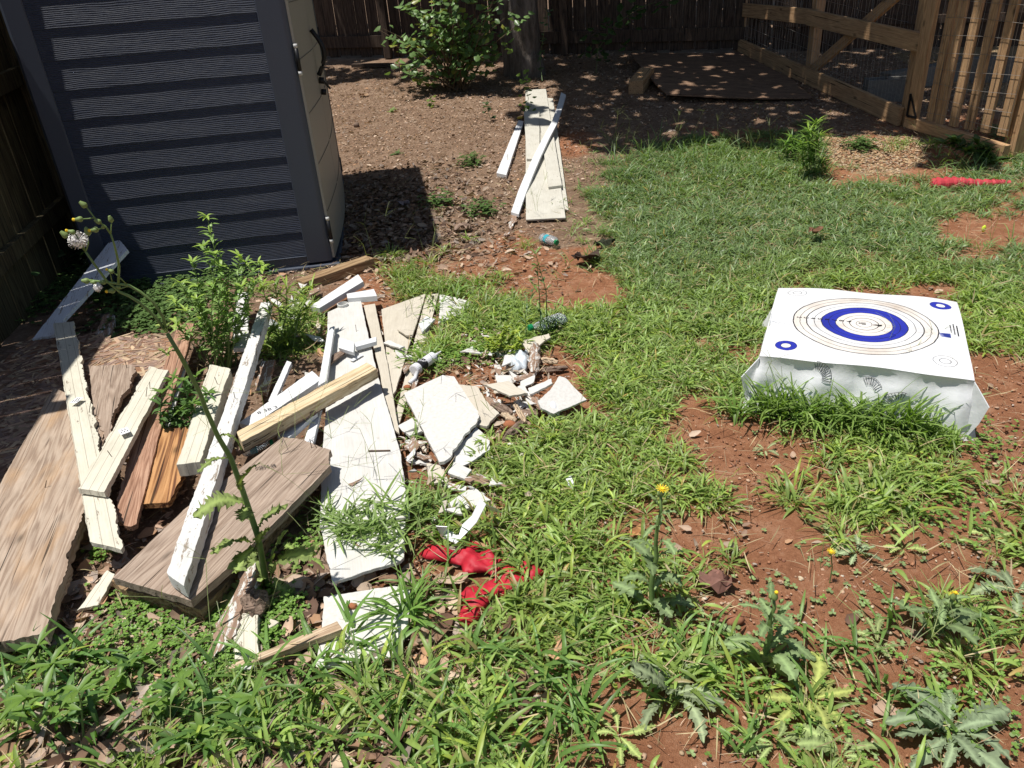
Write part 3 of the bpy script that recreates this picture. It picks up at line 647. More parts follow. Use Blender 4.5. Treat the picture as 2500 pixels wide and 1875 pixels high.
def sapling(name,label,cat,pts,nl,ls,col,spread=.06,r=.003,mat='leaf',group=None):
    base=Vector(pts[0]); e=empty(name,base,0,label,cat,group); m=MB(); m.tube([Vector(p)-base for p in pts],[r*(1-.7*i/(len(pts)-1)) for i in range(len(pts))],5); m.done('stem',MT['stem'],e)
    C=[];N_=[]; rd=random.Random(len(label)*7)
    for i in range(nl):
        t=rd.uniform(.1,1)*(len(pts)-1); k=min(int(t),len(pts)-2); q=Vector(pts[k]).lerp(Vector(pts[k+1]),t-k); a=rd.random()*6.28
        C.append(q+Vector((math.cos(a),math.sin(a),rd.uniform(-.2,.3)))*rd.uniform(.3,1)*spread); N_.append(Vector((rd.gauss(0,.4)-.1,rd.gauss(0,.4)-.3,1)).normalized())
    c=np.array(col)*rng.uniform(.7,1.25,(nl,1)); V,F,cc=leafquads(np.array(C),np.array(N_),rng.uniform(.7,1.2,nl)*ls,c,.6); link('foliage',npmesh('foliage',V-np.array(base),F,cc),MT[mat],e); return e
b=at(1283,285); sapling('vine_seedling','slender vine seedling climbing beside the stacked white boards','seedling',[b,atY(1290,240,b.y),atY(1280,205,b.y),atY(1278,172,b.y)],26,.06,(.17,.27,.05),.08)
b=at(1200,295); sapling('weed_seedling','dark leaved seedling left of the stacked white boards','seedling',[b,atY(1190,268,b.y),atY(1185,248,b.y)],14,.05,(.07,.13,.05),.05)
b=at(1055,262); sapling('weed_seedling','pale green seedling in the mulch below the shrub','seedling',[b,atY(1053,245,b.y),atY(1052,232,b.y)],9,.06,(.22,.3,.08),.06)
b=at(955,272); sapling('weed_seedling','flat pale green seedling in the mulch right of the shed door','seedling',[b,atY(956,266,b.y)],7,.07,(.24,.32,.1),.05)
b=at(968,378); sapling('weed_seedling','small green seedling in the mulch above the shed shadow','seedling',[b,atY(968,368,b.y)],7,.06,(.15,.24,.08),.05)
b=at(1455,180); e=sapling('fence_vine','dim leafy vine hanging in front of the back fence right of the tree','vine',[b,atY(1460,120,b.y),atY(1500,60,b.y),atY(1560,20,b.y),atY(1600,5,b.y)],60,.11,(.06,.11,.03),.28)
b=at(1330,175); sapling('trunk_vine','thin vine with round leaves climbing the tree trunk','vine',[at(1320,190)-Vector((0,.25,0)),atY(1318,140,TB.y-.22),atY(1325,100,TB.y-.22),atY(1330,60,TB.y-.22),atY(1336,20,TB.y-.22)],26,.06,(.1,.16,.07),.06)
# dark plywood with block, loose boards at the back
plate('plywood_sheet',[(1537,131,.08),(1808,128,.06),(1925,190,.04),(1985,236,.05),(1860,238,.06),(1740,238,.06),(1627,229,.085),(1600,200,.10)],.014,MT['ply'],'dark weathered plywood sheet lying in the shade before the wire fence','plywood',hint=((1627,228,0),(1900,235,0)),rag=.004,step=.05)
timber('wood_block',at(1552,214,.07),at(1580,180,.07),.15,.13,MT['fence_r'],'square timber block propping the dark plywood sheet','block',bev=.004)
timber('loose_board',at(1455,112,.10),at(1590,70,.12),.02,.12,MT['ply'],'long dark board leaning against the back fence right of the trunk','board',bev=.003)
timber('loose_board',at(1130,128,.12),at(1152,117,.16),.02,.08,MT['beam'],'short tan board end showing behind the shrub','board',bev=.003)
timber('loose_board',at(860,160,.03),at(960,158,.03),.08,.04,MT['fence_b'],'grey flat board on the mulch near the shed back corner','board',bev=.003)
# ------------------------------------------------------------------ centre back stack of fibre cement boards
GS='white boards stacked in the middle of the mulch'
board('cement_board',(1283,219),(1333,217),(1381,531),(1284,536),.030,.030,.012,MT['cement'],'widest and longest cream board at the bottom of the central stack','board',group=GS)
board('cement_board',(1330,238),(1350,240),(1388,512),(1356,512),.018,.018,.010,MT['cement'],'narrow cream board edge peeking out right of the central stack','board',group=GS)
board('cement_board',(1279,272),(1317,272),(1318,387),(1286,388),.075,.07,.018,MT['cement'],'short cream board on top of the stack at its left side','board',group=GS)
board('cement_board',(1316,284),(1346,296),(1372,452),(1339,456),.075,.065,.018,MT['cement'],'cream board on top of the stack at its right side','board',group=GS)
board('trim_strip',(1266,293),(1279,296),(1236,427),(1212,422),.045,.035,.03,MT['w_trim'],'short white trim strip lying left of the central stack','trim',nails=2)
def bent_trim():
    C=[(1376,228,.14),(1366,262,.13),(1354,298,.12),(1334,335,.11),(1312,380,.10),(1292,425,.085),(1274,470,.05),(1257,520,.04)]
    wd=[11,11,12,13,15,17,18,18]; m=MB(); prev=None
    for i,(x,y,h) in enumerate(C):
        a=at(x-wd[i]*.52,y-3,h);b=at(x+wd[i]*.52,y+3,h); q=[m.bm.verts.new(p) for p in (a,b,b-Vector((0,0,.022)),a-Vector((0,0,.022)))]
        if prev:
            for k in range(4): m.bm.faces.new((prev[k],prev[(k+1)%4],q[(k+1)%4],q[k]))
        else: m.bm.faces.new(q)
        prev=q
    m.bm.faces.new(prev[::-1]); o=m.done('trim_strip',MT['w_trim'],bev=.002); tag(o,'long bent white trim strip lying across the central stack','trim'); OCC.append([(1370,228),(1384,228),(1264,522),(1245,518)])
bent_trim()
board('paint_scrap',(1248,520),(1262,528),(1250,562),(1240,556),.02,.015,.006,MT['w_rot'],'crumbling white scrap at the lower end of the bent trim','scrap',rag=.008)
board('paint_scrap',(1233,568),(1246,566),(1240,574),(1230,574),.012,.012,.005,MT['w_rot'],'tiny white flake below the bent trim on the mulch','scrap',rag=.004)
# ------------------------------------------------------------------ left debris pile
GL='lumber scraps piled at left'
plate('strand_board',[(-150,1040,.06),(0,890,.07),(72,822,.08),(140,824,.08),(240,827,.08),(330,823,.09),(414,826,.09),(420,900,.085),(380,1010,.07),(300,1080,.06),(150,1160,.05),(0,1300,.04),(-150,1300,.04)],.014,MT['osb'],'large rough strand board sheet under the planks at far left','strand board',rag=.008,ragset=(2,3,4,5,6,7),hint=((0,900,0),(400,880,0)))
def strands(host,outline,n=2600):
    V=[];Fc=[];Cc=[];rd=random.Random(5); xs=[p[0] for p in outline]; ys=[p[1] for p in outline]; k=0; inv=host.matrix_world.inverted()
    while k<n:
        px=rd.uniform(min(xs),max(xs)); py=rd.uniform(min(ys),max(ys))
        if not bool(inpoly(np.array([px]),np.array([py]),outline)[0]): continue
        c=inv@at(px,py,.07); L=rd.uniform(.03,.11); W_=rd.uniform(.006,.02); a=rd.gauss(0,1.0)+.5; z=.0006+.0022*rd.random()
        u=Vector((math.cos(a),math.sin(a))); v=Vector((-u.y,u.x)); b=len(V)
        for su,sv in ((-1,-.6),(-.7,-1),(.8,-1),(1,.5),(.6,1),(-.9,.8)): 
            V.append((c.x+u.x*su*L/2+v.x*sv*W_/2,c.y+u.y*su*L/2+v.y*sv*W_/2,z+rd.uniform(-.0006,.0012)))
        for t in ((0,1,2),(0,2,3),(0,3,4),(0,4,5)): Fc.append(tuple(b+q for q in t))
        g=rd.uniform(.55,1.15); col=rd.choice([(.50,.34,.23),(.42,.27,.20),(.36,.25,.20),(.58,.43,.28),(.27,.16,.11)]); Cc+= [tuple(q*g for q in col)]*6; k+=1
    me=npmesh('wood_strands',V,Fc,np.array(Cc)); o=link('wood_strands',me,MT['dead']); o.parent=host; tag(o,None,None,None,'stuff')
bpy.context.view_layer.update()
strands([o for o in COL.objects if o.name=='strand_board'][0],[(-100,1040),(0,890),(75,826),(412,828),(416,900),(376,1005),(298,1075),(150,1155),(0,1290),(-100,1290)])
plate('painted_plank',[(284,576,.30),(307,601,.30),(161,786,.11),(132,817,.10),(74,824,.10)],.02,MT['w_chalk'],'chalky white plank in the shade leaning away beyond the strand board','plank',rag=.004,ragset=(0,2,3),hint=((110,810,0),(296,588,0)),group=GL)
plate('painted_scrap',[(253,767,.06),(272,764,.06),(282,778,.05),(262,827,.04),(232,815,.04)],.02,MT['w_rot'],'short half painted scrap in the shade above the strand board','scrap',rag=.006,hint=((245,815,0),(262,768,0)))
board('weathered_plank',(132,946),(268,1008),(112,1550),(-240,1612),.115,.10,.04,MT['weather'],'widest weathered brown plank at the lower left corner','plank',rag=.005,ragset=(1,2),nails=1,group=GL)
plate('brown_board',[(217,894,.125),(324,890,.125),(329,909,.125),(311,952,.12),(280,999,.12),(268,1064,.115),(253,1078,.115),(228,1006,.12)],.02,MT['weather2'],'short brown board with a split end between two white planks','board',rag=.007,ragset=(1,2,3,4,5,6),hint=((250,1060,0),(280,895,0)),nails=1)
board('painted_plank',(130,790),(180,784),(295,1342),(219,1322),.14,.13,.016,MT['w_cream'],'cream grooved plank with jagged right edge, leaning furthest left','plank',rag=.005,ragset=(0,1),nails=2,group=GL)
board('painted_plank',(365,894),(411,903),(254,1201),(190,1192),.16,.16,.02,MT['w_cream'],'cream grooved plank crossing over the lower end of the leftmost one','plank',rag=.004,ragset=(0,3),nails=3,group=GL)
plate('moulding_board',[(437,788,.14),(474,789,.14),(452,870,.13),(420,960,.12),(388,1060,.11),(333,1280,.09),(320,1286,.09),(300,1278,.09),(275,1268,.09),(330,1070,.11),(385,940,.12)],.018,MT['redwood'],'reddish brown grooved moulding board with broken lower end','board',rag=.005,ragset=(5,6,7,8),hint=((310,1270,0),(455,800,0)),nails=2)
plate('white_edge_strip',[(452,880,.10),(458,884,.10),(398,1090,.085),(350,1226,.07),(345,1220,.07),(392,1070,.09)],.012,MT['w_white'],'thin white strip running along the reddish moulding board','strip',hint=((350,1220,0),(455,884,0)))
plate('plywood_offcut',[(396,1045,.10),(458,1040,.10),(436,1137,.095),(448,1155,.095),(409,1228,.085),(349,1231,.085)],.02,MT['orange'],'orange grained plywood offcut between the moulding and the thick beam','plywood',rag=.004,ragset=(1,2,3),hint=((370,1230,0),(430,1045,0)))
board('painted_beam',(512,890),(562,900),(488,1127),(430,1134),.16,.16,.05,MT['w_cream'],'short thick cream beam with dark cut end toward the camera','beam',group=GL,rag=.002,nails=1)
board('painted_beam',(637,738),(661,735),(449,1430),(407,1398),.22,.175,.045,MT['w_white'],'longest narrow white beam lying diagonally over the pile','beam',group=GL,rag=.0016,nails=1)
board('painted_board',(573,717),(603,713),(608,850),(568,850),.13,.12,.02,MT['w_white'],'upright white board behind the upper end of the longest beam','board',rag=.004,group=GL)
plate('weathered_plank',[(690,1066,.15),(740,1072,.15),(808,1100,.145),(806,1136,.145),(700,1246,.135),(542,1398,.125),(466,1466,.12),(275,1410,.12),(448,1246,.13)],.026,MT['weather2'],'broad grey brown plank in the centre of the pile with split end','plank',rag=.004,ragset=(0,1,2),hint=((370,1430,0),(750,1080,0)),nails=2,group=GL)
plate('under_plank',[(760,1180,.07),(640,1330,.07),(490,1490,.06),(300,1440,.06),(272,1418,.06),(500,1240,.07)],.04,MT['beam'],'orange brown plank directly beneath the broad grey brown plank','plank',rag=.004,hint=((380,1450,0),(650,1300,0)),group=GL)
board('painted_scrap',(262,1392),(280,1400),(240,1478),(186,1490),.05,.03,.014,MT['w_cream'],'cream scrap end poking out below the leftmost plank','scrap',rag=.003)
board('white_moulding',(762,905),(784,926),(612,1042),(583,1032),.13,.12,.022,MT['w_trim'],'rounded white moulding with dark stamped marks beside the raw timber','moulding',rag=.001)
board('raw_timber',(895,885),(920,900),(590,1078),(578,1054),.17,.17,.042,MT['raw'],'unpainted yellow timber lying across the white siding','timber',rag=.002,nails=0)
plate('rotten_edge',[(898,897,.145),(922,900,.145),(919,912,.145),(770,1000,.14),(580,1102,.135),(578,1094,.135),(760,985,.14)],.02,MT['rot'],'rotten dark strip beneath the unpainted yellow timber','strip',rag=.004,hint=((590,1090,0),(900,900,0)))
board('trim_strip',(801,801),(817,795),(797,929),(776,942),.11,.13,.02,MT['w_trim'],'slim white trim strip standing out left of the long siding','trim')
board('trim_strip',(752,990),(774,1006),(706,1068),(676,1064),.11,.10,.02,MT['w_trim'],'short white trim piece under the yellow timber','trim')
board('trim_strip',(774,985),(785,993),(765,1082),(742,1076),.09,.08,.02,MT['w_trim'],'narrow white trim end left of the broad siding below the timber','trim')
plate('trim_block',[(830,824,.12),(864,835,.12),(863,860,.11),(826,848,.11)],.02,MT['w_trim'],'small white trim block lying on the long siding','block')
board('trim_block',(919,822),(919,833),(868,847),(866,836),.10,.10,.02,MT['w_trim'],'small white trim bar right of the trim block on the siding','block')
plate('wood_chip',[(808,868,.09),(842,850,.09),(846,858,.09),(806,890,.09)],.008,MT['rot'],'brown splinter under the white trim block','splinter',rag=.004)
plate('white_sliver',[(853,878,.075),(884,864,.075),(887,867,.075),(862,881,.075)],.004,MT['w_trim'],'white sliver on the siding below the trim block','sliver',rag=.002)
board('trim_bar',(874,670),(887,686),(780,752),(757,747),.10,.07,.03,MT['w_trim'],'white trim bar beside the shed corner timber','trim')
board('trim_bar',(913,705),(920,722),(848,728),(846,717),.09,.09,.03,MT['w_trim'],'second short white bar lying behind the long siding','trim')
plate('white_scrap',[(752,710,.05),(780,699,.05),(782,708,.05),(758,720,.05)],.01,MT['w_rot'],'small chipped white scrap near the shed corner timber','scrap',rag=.003)
def cup():
    p=at(838,752,.055); m=MB(); mw=Matrix.Translation(p); m.lathe([(.028,0),(.028,.025),(.024,.026),(.023,.004)],mw,14); tag(m.done('tape_roll',MT['capw'],smooth=False),'small grey roll standing on the upper end of the siding','roll')
cup()
# siding boards
GD='white siding pieces in the middle of the debris'
plate('siding_board',[(800,762,.065),(880,726,.065),(899,817,.066),(920,907,.068),(942,980,.068),(978,1106,.066),(1000,1262,.064),(780,1288,.064),(784,1150,.064),(796,990,.065)],.012,MT['siding'],'longest and widest white siding board under the yellow timber','siding',rag=.001,hint=((890,1270,0),(845,745,0)),nails=1,group=GD)
plate('siding_board',[(784,1292,.055),(990,1272,.055),(986,1360,.055),(978,1368,.055),(811,1421,.055)],.012,MT['siding'],'lower white siding board half covered by grass','siding',rag=.0015,ragset=(2,3,4),hint=((900,1400,0),(890,1285,0)),group=GD)
plate('siding_strip',[(888,746,.048),(915,741,.048),(945,880,.048),(975,1058,.046),(952,1040,.048),(925,900,.048)],.010,MT['siding_c'],'thin cream strip along the right edge of the longest siding','siding',hint=((960,1040,0),(900,745,0)),group=GD)
plate('siding_board',[(931,755,.035),(1040,716,.035),(1003,830,.036),(965,955,.036),(957,968,.036),(945,880,.036)],.010,MT['siding_c'],'broad cream siding board tapering below the thin cream strip','siding',rag=.001,hint=((960,960,0),(990,740,0)),group=GD)
plate('siding_strip',[(1041,719,.022),(1071,715,.022),(1052,790,.022),(1006,932,.022),(972,1042,.022),(963,1018,.022)],.010,MT['siding_c'],'long pale strip to the right of the broad cream board','siding',hint=((970,1030,0),(1055,720,0)),group=GD)
plate('siding_scrap',[(1022,790,.045),(1040,772,.045),(1062,778,.045),(1030,812,.04)],.012,MT['w_trim'],'small white scrap on the pale strip near its upper end','scrap')
plate('siding_square',[(986,959,.085),(1081,915,.085),(1108,920,.08),(1168,1007,.07),(1161,1034,.07),(1129,1071,.065),(1105,1098,.065),(1093,1122,.06),(1073,1129,.06)],.012,MT['tile'],'big clean white square panel with one broken corner','panel',rag=.004,ragset=(3,4,5,6,7),group=GD)
plate('siding_scrap',[(1120,938,.05),(1165,944,.05),(1197,989,.05),(1219,1010,.045),(1189,1040,.045),(1159,1037,.045)],.012,MT['siding_c'],'cream fragment tucked under the right side of the white square panel','scrap',rag=.003,group=GD)
plate('siding_scrap',[(977,1043,.045),(1014,1019,.045),(1033,1053,.045),(999,1063,.045)],.012,MT['siding'],'small white fragment left below the white square panel','scrap',rag=.002,group=GD)
plate('siding_scrap',[(1180,938,.10),(1240,930,.10),(1289,959,.09),(1244,967,.085)],.01,MT['siding_c'],'long cream fragment above the rotten wood heap','scrap',rag=.003,group=GD)
plate('siding_scrap',[(1289,947,.07),(1346,924,.08),(1349,935,.08),(1295,962,.07)],.01,MT['siding'],'white sliver fragment left of the tilted square','scrap',rag=.003,group=GD)
plate('siding_square',[(1364,923,.10),(1379,924,.10),(1435,970,.07),(1409,989,.05),(1352,1010,.06),(1322,989,.09),(1313,977,.09),(1346,947,.10)],.012,MT['tile'],'tilted white square panel right of the rotten wood heap','panel',rag=.002,group=GD)
plate('siding_scrap',[(1093,1152,.04),(1108,1128,.04),(1152,1146,.04),(1135,1170,.035)],.012,MT['siding'],'white fragment half in the grass below the square panel','scrap',rag=.002,group=GD)
plate('siding_scrap',[(1094,1229,.04),(1155,1189,.045),(1199,1220,.04),(1112,1252,.035)],.012,MT['siding'],'white fragment beside the folded white plastic strip','scrap',rag=.002,group=GD)
plate('siding_scrap',[(1270,832,.05),(1340,814,.06),(1344,822,.06),(1290,862,.04)],.01,MT['siding_c'],'bent cream fragment beneath the clear bottle','scrap',rag=.003,group=GD)
plate('siding_square',[(790,1456,.03),(963,1430,.03),(1000,1434,.03),(998,1532,.028),(965,1602,.028),(771,1628,.03),(782,1560,.03)],.012,MT['tile'],'textured white panel nearest to the camera under crossing grass','panel',rag=.002,group=GD)
board('wood_stick',(823,1516),(835,1535),(548,1644),(537,1632),.065,.03,.022,MT['stickw'],'bleached stick resting on the nearest white panel','stick',rag=.001)
board('trim_end',(573,1484),(631,1496),(631,1609),(572,1609),.05,.04,.025,MT['w_cream'],'yellowed white trim end beside the bleached stick','trim',rag=.002)
plate('rotten_scrap',[(600,1370,.08),(625,1385,.08),(560,1550,.06),(528,1600,.03),(505,1625,.02),(500,1600,.03),(545,1490,.06)],.03,MT['w_rot'],'flaking grey rotten strip below the thistle stem','scrap',rag=.008)
plate('white_scrap',[(1380,1166,.03),(1396,1160,.03),(1402,1190,.03),(1392,1196,.02)],.008,MT['w_trim'],'narrow white scrap alone in the grass below the rotten wood heap','scrap',rag=.002)
plate('siding_scrap',[(1110,1098,.035),(1162,1042,.04),(1192,1066,.04),(1196,1096,.035),(1150,1128,.03),(1108,1150,.03)],.01,MT['siding'],'pale sheet fragment sticking out below the square panel right corner','scrap',rag=.003,group=GD)
plate('siding_scrap',[(1040,1130,.03),(1085,1140,.03),(1096,1175,.03),(1046,1180,.03)],.01,MT['siding_c'],'cream fragment directly under the lowest tip of the square panel','scrap',rag=.003,group=GD)
plate('siding_scrap',[(1075,718,.03),(1150,735,.03),(1140,760,.03),(1070,790,.03)],.01,MT['siding'],'pale sheet corner showing in grass beyond the long pale strip','scrap',rag=.003,group=GD)
board('trim_strip',(700,880),(712,884),(668,985),(655,978),.10,.09,.018,MT['w_trim'],'thin white trim strip in the dark gap right of the longest beam','trim',rag=.001)
board('painted_board',(640,880),(672,878),(650,960),(622,952),.07,.06,.018,MT['w_rot'],'flaking board end in the dark gap under the longest beam','board',rag=.004)
# rotten wood pieces near the tilted square
GR='rotten wood chunks in the debris'
def chunk(pa,pb,wd,th,lab,mat='rot',seed=1,cat='wood chunk'):
    rd=random.Random(seed); a=at(*pa);b=at(*pb); x=b-a; L=x.length; x.normalize(); y=Vector((0,0,1)).cross(x).normalized(); z=x.cross(y)
    mw=Matrix((x,y,z)).transposed().to_4x4(); mw.translation=(a+b)/2; m=MB(); k=12; n=9; rings=[]
    for i in range(n):
        t=i/(n-1); taper=1-.5*abs(2*t-1)**3; rings.append([m.bm.verts.new(((t-.5)*L+rd.uniform(-1,1)*L*.03,(wd/2*math.cos(q*6.283/k)*taper)*(1+rd.uniform(-.3,.3)),(th/2*math.sin(q*6.283/k)*taper)*(1+rd.uniform(-.35,.35)))) for q in range(k)])
    for A,B in zip(rings,rings[1:]):
        for q in range(k): m.bm.faces.new((A[q],A[(q+1)%k],B[(q+1)%k],B[q]))
    m.bm.faces.new(rings[0][::-1]); m.bm.faces.new(rings[-1]); tag(m.done('wood_chunk',MT[mat],mw=mw),lab,cat,GR)
for i,(a,b,w_,t,l,mt) in enumerate([((1308,842,.05),(1303,912,.04),.05,.05,'split grey log piece standing above the rotten wood heap','w_rot'),((1318,878,.03),(1362,884,.03),.028,.025,'tan stick right of the split grey log piece','stickw'),((1322,905,.02),(1385,897,.02),.03,.025,'dark brown stick below the tan stick','rot'),
  ((1252,930,.04),(1305,917,.04),.05,.03,'pale rotten piece above the cream fragment','w_rot'),((1200,985,.05),(1250,1010,.04),.035,.03,'upper left brown chunk in the rotten heap','rot'),((1255,985,.04),(1282,1030,.03),.022,.02,'pale splinter standing in the rotten heap','stickw'),
  ((1225,1010,.035),(1260,1028,.03),.03,.025,'short tan chunk at the heap centre','stickw'),((1265,1005,.03),(1315,1012,.03),.03,.025,'right tan chunk of the rotten heap','rot'),((1290,965,.05),(1325,998,.04),.03,.02,'grey splinter against the tilted square','w_rot'),
  ((1230,1075,.03),(1275,1030,.03),.035,.03,'dark chunk below the orange brick piece','rot'),((1195,1000,.02),(1240,995,.02),.05,.02,'flat bark flake in the rotten heap','rot'),((790,1375,.02),(830,1345,.02),.05,.03,'brown bark lump left of the lower siding board','rot'),((590,1480,.05),(655,1462,.05),.09,.06,'rotten brown block at the foot of the tall thistle','rot'),((985,1095,.03),(1040,1080,.03),.04,.02,'paint covered flake below the square panel','w_rot'),((1000,1120,.02),(1055,1125,.02),.05,.02,'larger paint flake pile piece below the square panel','w_rot')]):
    chunk(a,b,w_,t,l,mt,i)
def rubble():
    rd=random.Random(77); mats=['siding','siding_c','w_rot','tile','siding','w_white']
    spots=[(1230,955,55,38,13),(1300,985,45,28,7),(1005,1085,30,50,10),(1245,885,45,22,9),(1120,1180,55,28,8),(940,1345,60,20,3),(985,860,25,60,6),(1060,1240,60,25,5),(740,740,40,20,4),(1190,870,60,20,5),(620,1600,60,40,3),(725,790,35,80,9),(690,965,40,35,5),(500,1150,60,60,4)]
    names=['right of the square panel','at the heap beside the tilted square','left below the square panel','around the crumpled film','beside the folded plastic strip','on the lower siding board','along the caulk tube','in the grass near the red sheet','at the upper end of the siding','between the grass and the feathery weed','by the bleached stick','left of the long siding','under the yellow timber','in the gaps below the thick beam']
    for si,(x,y,sx,sy,n) in enumerate(spots):
        for i in range(n):
            cx=x+rd.gauss(0,sx*.7); cy=y+rd.gauss(0,sy*.7); k=rd.choice([3,4,4,5]); r=rd.uniform(12,34); a0=rd.random()*6; asp=rd.uniform(.25,.7); th=rd.random()*3.14; h=rd.uniform(.015,.06); tl=rd.uniform(-.012,.012); pts=[]
            for j in range(k):
                a=a0-j*6.283/k+rd.uniform(-.3,.3); u=math.cos(a)*r; v=math.sin(a)*r*asp; X=u*math.cos(th)-v*math.sin(th); Y=(u*math.sin(th)+v*math.cos(th))*.75; pts.append((cx+X,cy+Y,h+tl*(X/r)))
            plate('siding_shard',pts,rd.uniform(.004,.010),MT[rd.choice(mats)],'small broken white shard '+names[si],'shard',rag=.002,occ=False,group='broken white shards '+names[si],rs=i+int(x))
rubble()
def lump(name,px,py,h,r,mat,label,cat,sc=(1,1,.7),seed=0):
    rd=random.Random(seed); bm=bmesh.new(); bmesh.ops.create_icosphere(bm,subdivisions=2,radius=r)
    for v in bm.verts: v.co*=rd.uniform(.8,1.15); v.co=Vector((v.co.x*sc[0],v.co.y*sc[1],v.co.z*sc[2]))
    me=bpy.data.meshes.new(name); bm.to_mesh(me); bm.free()
    for p in me.polygons: p.use_smooth=True
    return tag(link(name,me,mat,loc=at(px,py,h)),label,cat)
lump('brick_piece',1243,1038,.03,.022,MT['brick'],'orange broken brick piece in the rotten wood heap','brick',(1.2,.8,.8),1)
lump('brick_piece',994,946,.03,.014,MT['brick'],'small orange brick bit left of the square panel','brick',(1.2,.8,.8),2)
lump('stone',861,1480,.036,.011,MT['brick'],'small orange stone on the nearest white panel','stone',(1.2,.9,.8),3)
lump('stone',2380,1484,.012,.024,plain('pink stone',(.36,.22,.16),.9,.4,60),'pinkish flat stone at the right among thistles','stone',(1.2,.8,.6),4)
lump('stone',1790,1514,.012,.022,plain('red stone',(.30,.13,.07),.9,.4,60),'reddish stone between the flowering thistle and the middle thistle','stone',(1.3,.8,.5),5)
lump('pine_cone',870,305,.02,.03,MT['rot'],'dark round cone in the mulch right of the shed','cone',(1,1,.8),6)
lump('yellow_mushroom',1270,287,.02,.028,plain('yellow cap',(.65,.5,.08),.7,.3),'yellow mushroom left of the stacked boards','mushroom',(1.3,1,.45),7)
lump('yellow_mushroom',1473,457,.02,.018,plain('pale yellow cap',(.6,.48,.08),.7,.3),'tiny yellow mushroom at the grass edge right of the stacked boards','mushroom',(1.3,1,.45),8)
lump('plastic_bit',2402,558,.03,.016,plain('lime plastic',(.62,.75,.05),.5,.2),'tiny lime yellow plastic bit on the bare patch at right','plastic bit',(.9,.5,1.4),9)
# ------------------------------------------------------------------ crumpled red plastic and white strip
def sheet(name,outline,mat,label,cat,h=.03,amp=.02,thick=.0015,tubey=0,seed=0,freq=30,wrinkle=.006,occ=True):
    """crumpled film from a traced outline; bulges up from the ground"""
    P=[at(x,y,h) for x,y in outline]; c=sum(P,Vector())/len(P); bm=bmesh.new()
    vs=[bm.verts.new(p-c) for p in P]; f=bm.faces.new(vs); bmesh.ops.triangulate(bm,faces=[f])
    for _ in range(4): bmesh.ops.subdivide_edges(bm,edges=[e for e in bm.edges if e.calc_length()>.012],cuts=1,use_grid_fill=False); bmesh.ops.triangulate(bm,faces=bm.faces)
    bd_=[(P[i]-c).to_2d() for i in range(len(P))]
    for v in bm.verts:
        p=v.co.to_2d(); d=1e9
        for i in range(len(bd_)):
            a,b=bd_[i],bd_[(i+1)%len(bd_)]; ab=b-a; t=max(0,min(1,(p-a).dot(ab)/max(ab.dot(ab),1e-9))); d=min(d,(p-a-ab*t).length)
        v.co.z+=amp*(1-math.exp(-d/.015))-.012*math.exp(-d/.006)+wrinkle*(math.sin(p.x*freq*2+p.y*freq+seed)+.6*math.sin(p.y*freq*2.7-p.x*freq*1.3+seed*2)+.4*math.sin((p.x+p.y)*freq*5))*min(1,d/.01)
    me=bpy.data.meshes.new(name); bm.to_mesh(me); bm.free()
    for p in me.polygons: p.use_smooth=True
    o=link(name,me,mat,loc=c); s=o.modifiers.new('thickness','SOLIDIFY'); s.thickness=thick
    if occ: OCC.append(outline)
    return tag(o,label,cat)
z1=lambda u,v:(1000+u/2.54,1200+v/2.54)
e=sheet('red_plastic',[z1(*q) for q in ((55,370),(100,325),(180,320),(260,345),(340,360),(345,300),(375,280),(430,310),(430,360),(500,350),(560,420),(640,450),(700,435),(790,430),(840,490),(760,555),(680,570),(580,640),(510,640),(470,700),(420,770),(370,815),(310,810),(295,770),(305,620),(370,590),(420,570),(480,560),(540,520),(470,480),(330,490),(320,440),(180,410),(100,400))],MT['red'],'crumpled glossy red plastic sheet lying in the grass','plastic sheet',h=.030,amp=.007,seed=1,freq=44,wrinkle=.006,occ=False)
OCC.append([z1(*q) for q in ((55,370),(180,320),(340,360),(375,280),(430,310),(500,380),(560,470),(560,600),(470,690),(420,770),(370,815),(310,810),(295,770),(305,620),(360,560),(330,490),(320,440),(180,410))]); OCC.append([z1(*q) for q in ((640,450),(790,430),(830,490),(750,550),(650,560))])
def strip(name,pts,wd,mat,label,cat,th=.0018,tilt=0):
    m=MB(); P=[at(*p) for p in pts]; L=[];
    for i,p in enumerate(P):
        t=(P[min(i+1,len(P)-1)]-P[max(i-1,0)]).normalized(); s=t.cross(Vector((0,0,1))).normalized(); u=s.cross(t)
        L.append((p+s*wd/2+u*tilt*(i%2),p-s*wd/2-u*tilt*(i%2)))
    c=P[0]; V=[[m.bm.verts.new(q-c) for q in r] for r in L]
    for A,B in zip(V,V[1:]): m.bm.faces.new((A[0],A[1],B[1],B[0]))
    o=m.done(name,mat,mw=Matrix.Translation(c)); s=o.modifiers.new('thickness','SOLIDIFY'); s.thickness=th; return tag(o,label,cat)
strip('plastic_strip',[(*z1(200,215),.08),(*z1(225,260),.03),(*z1(300,300),.05),(*z1(350,220),.07),(*z1(400,170),.09),(*z1(455,60),.14),(*z1(500,90),.11),(*z1(540,125),.06)],.035,MT['shell'],'folded milky white plastic strip above the red sheet','plastic strip')
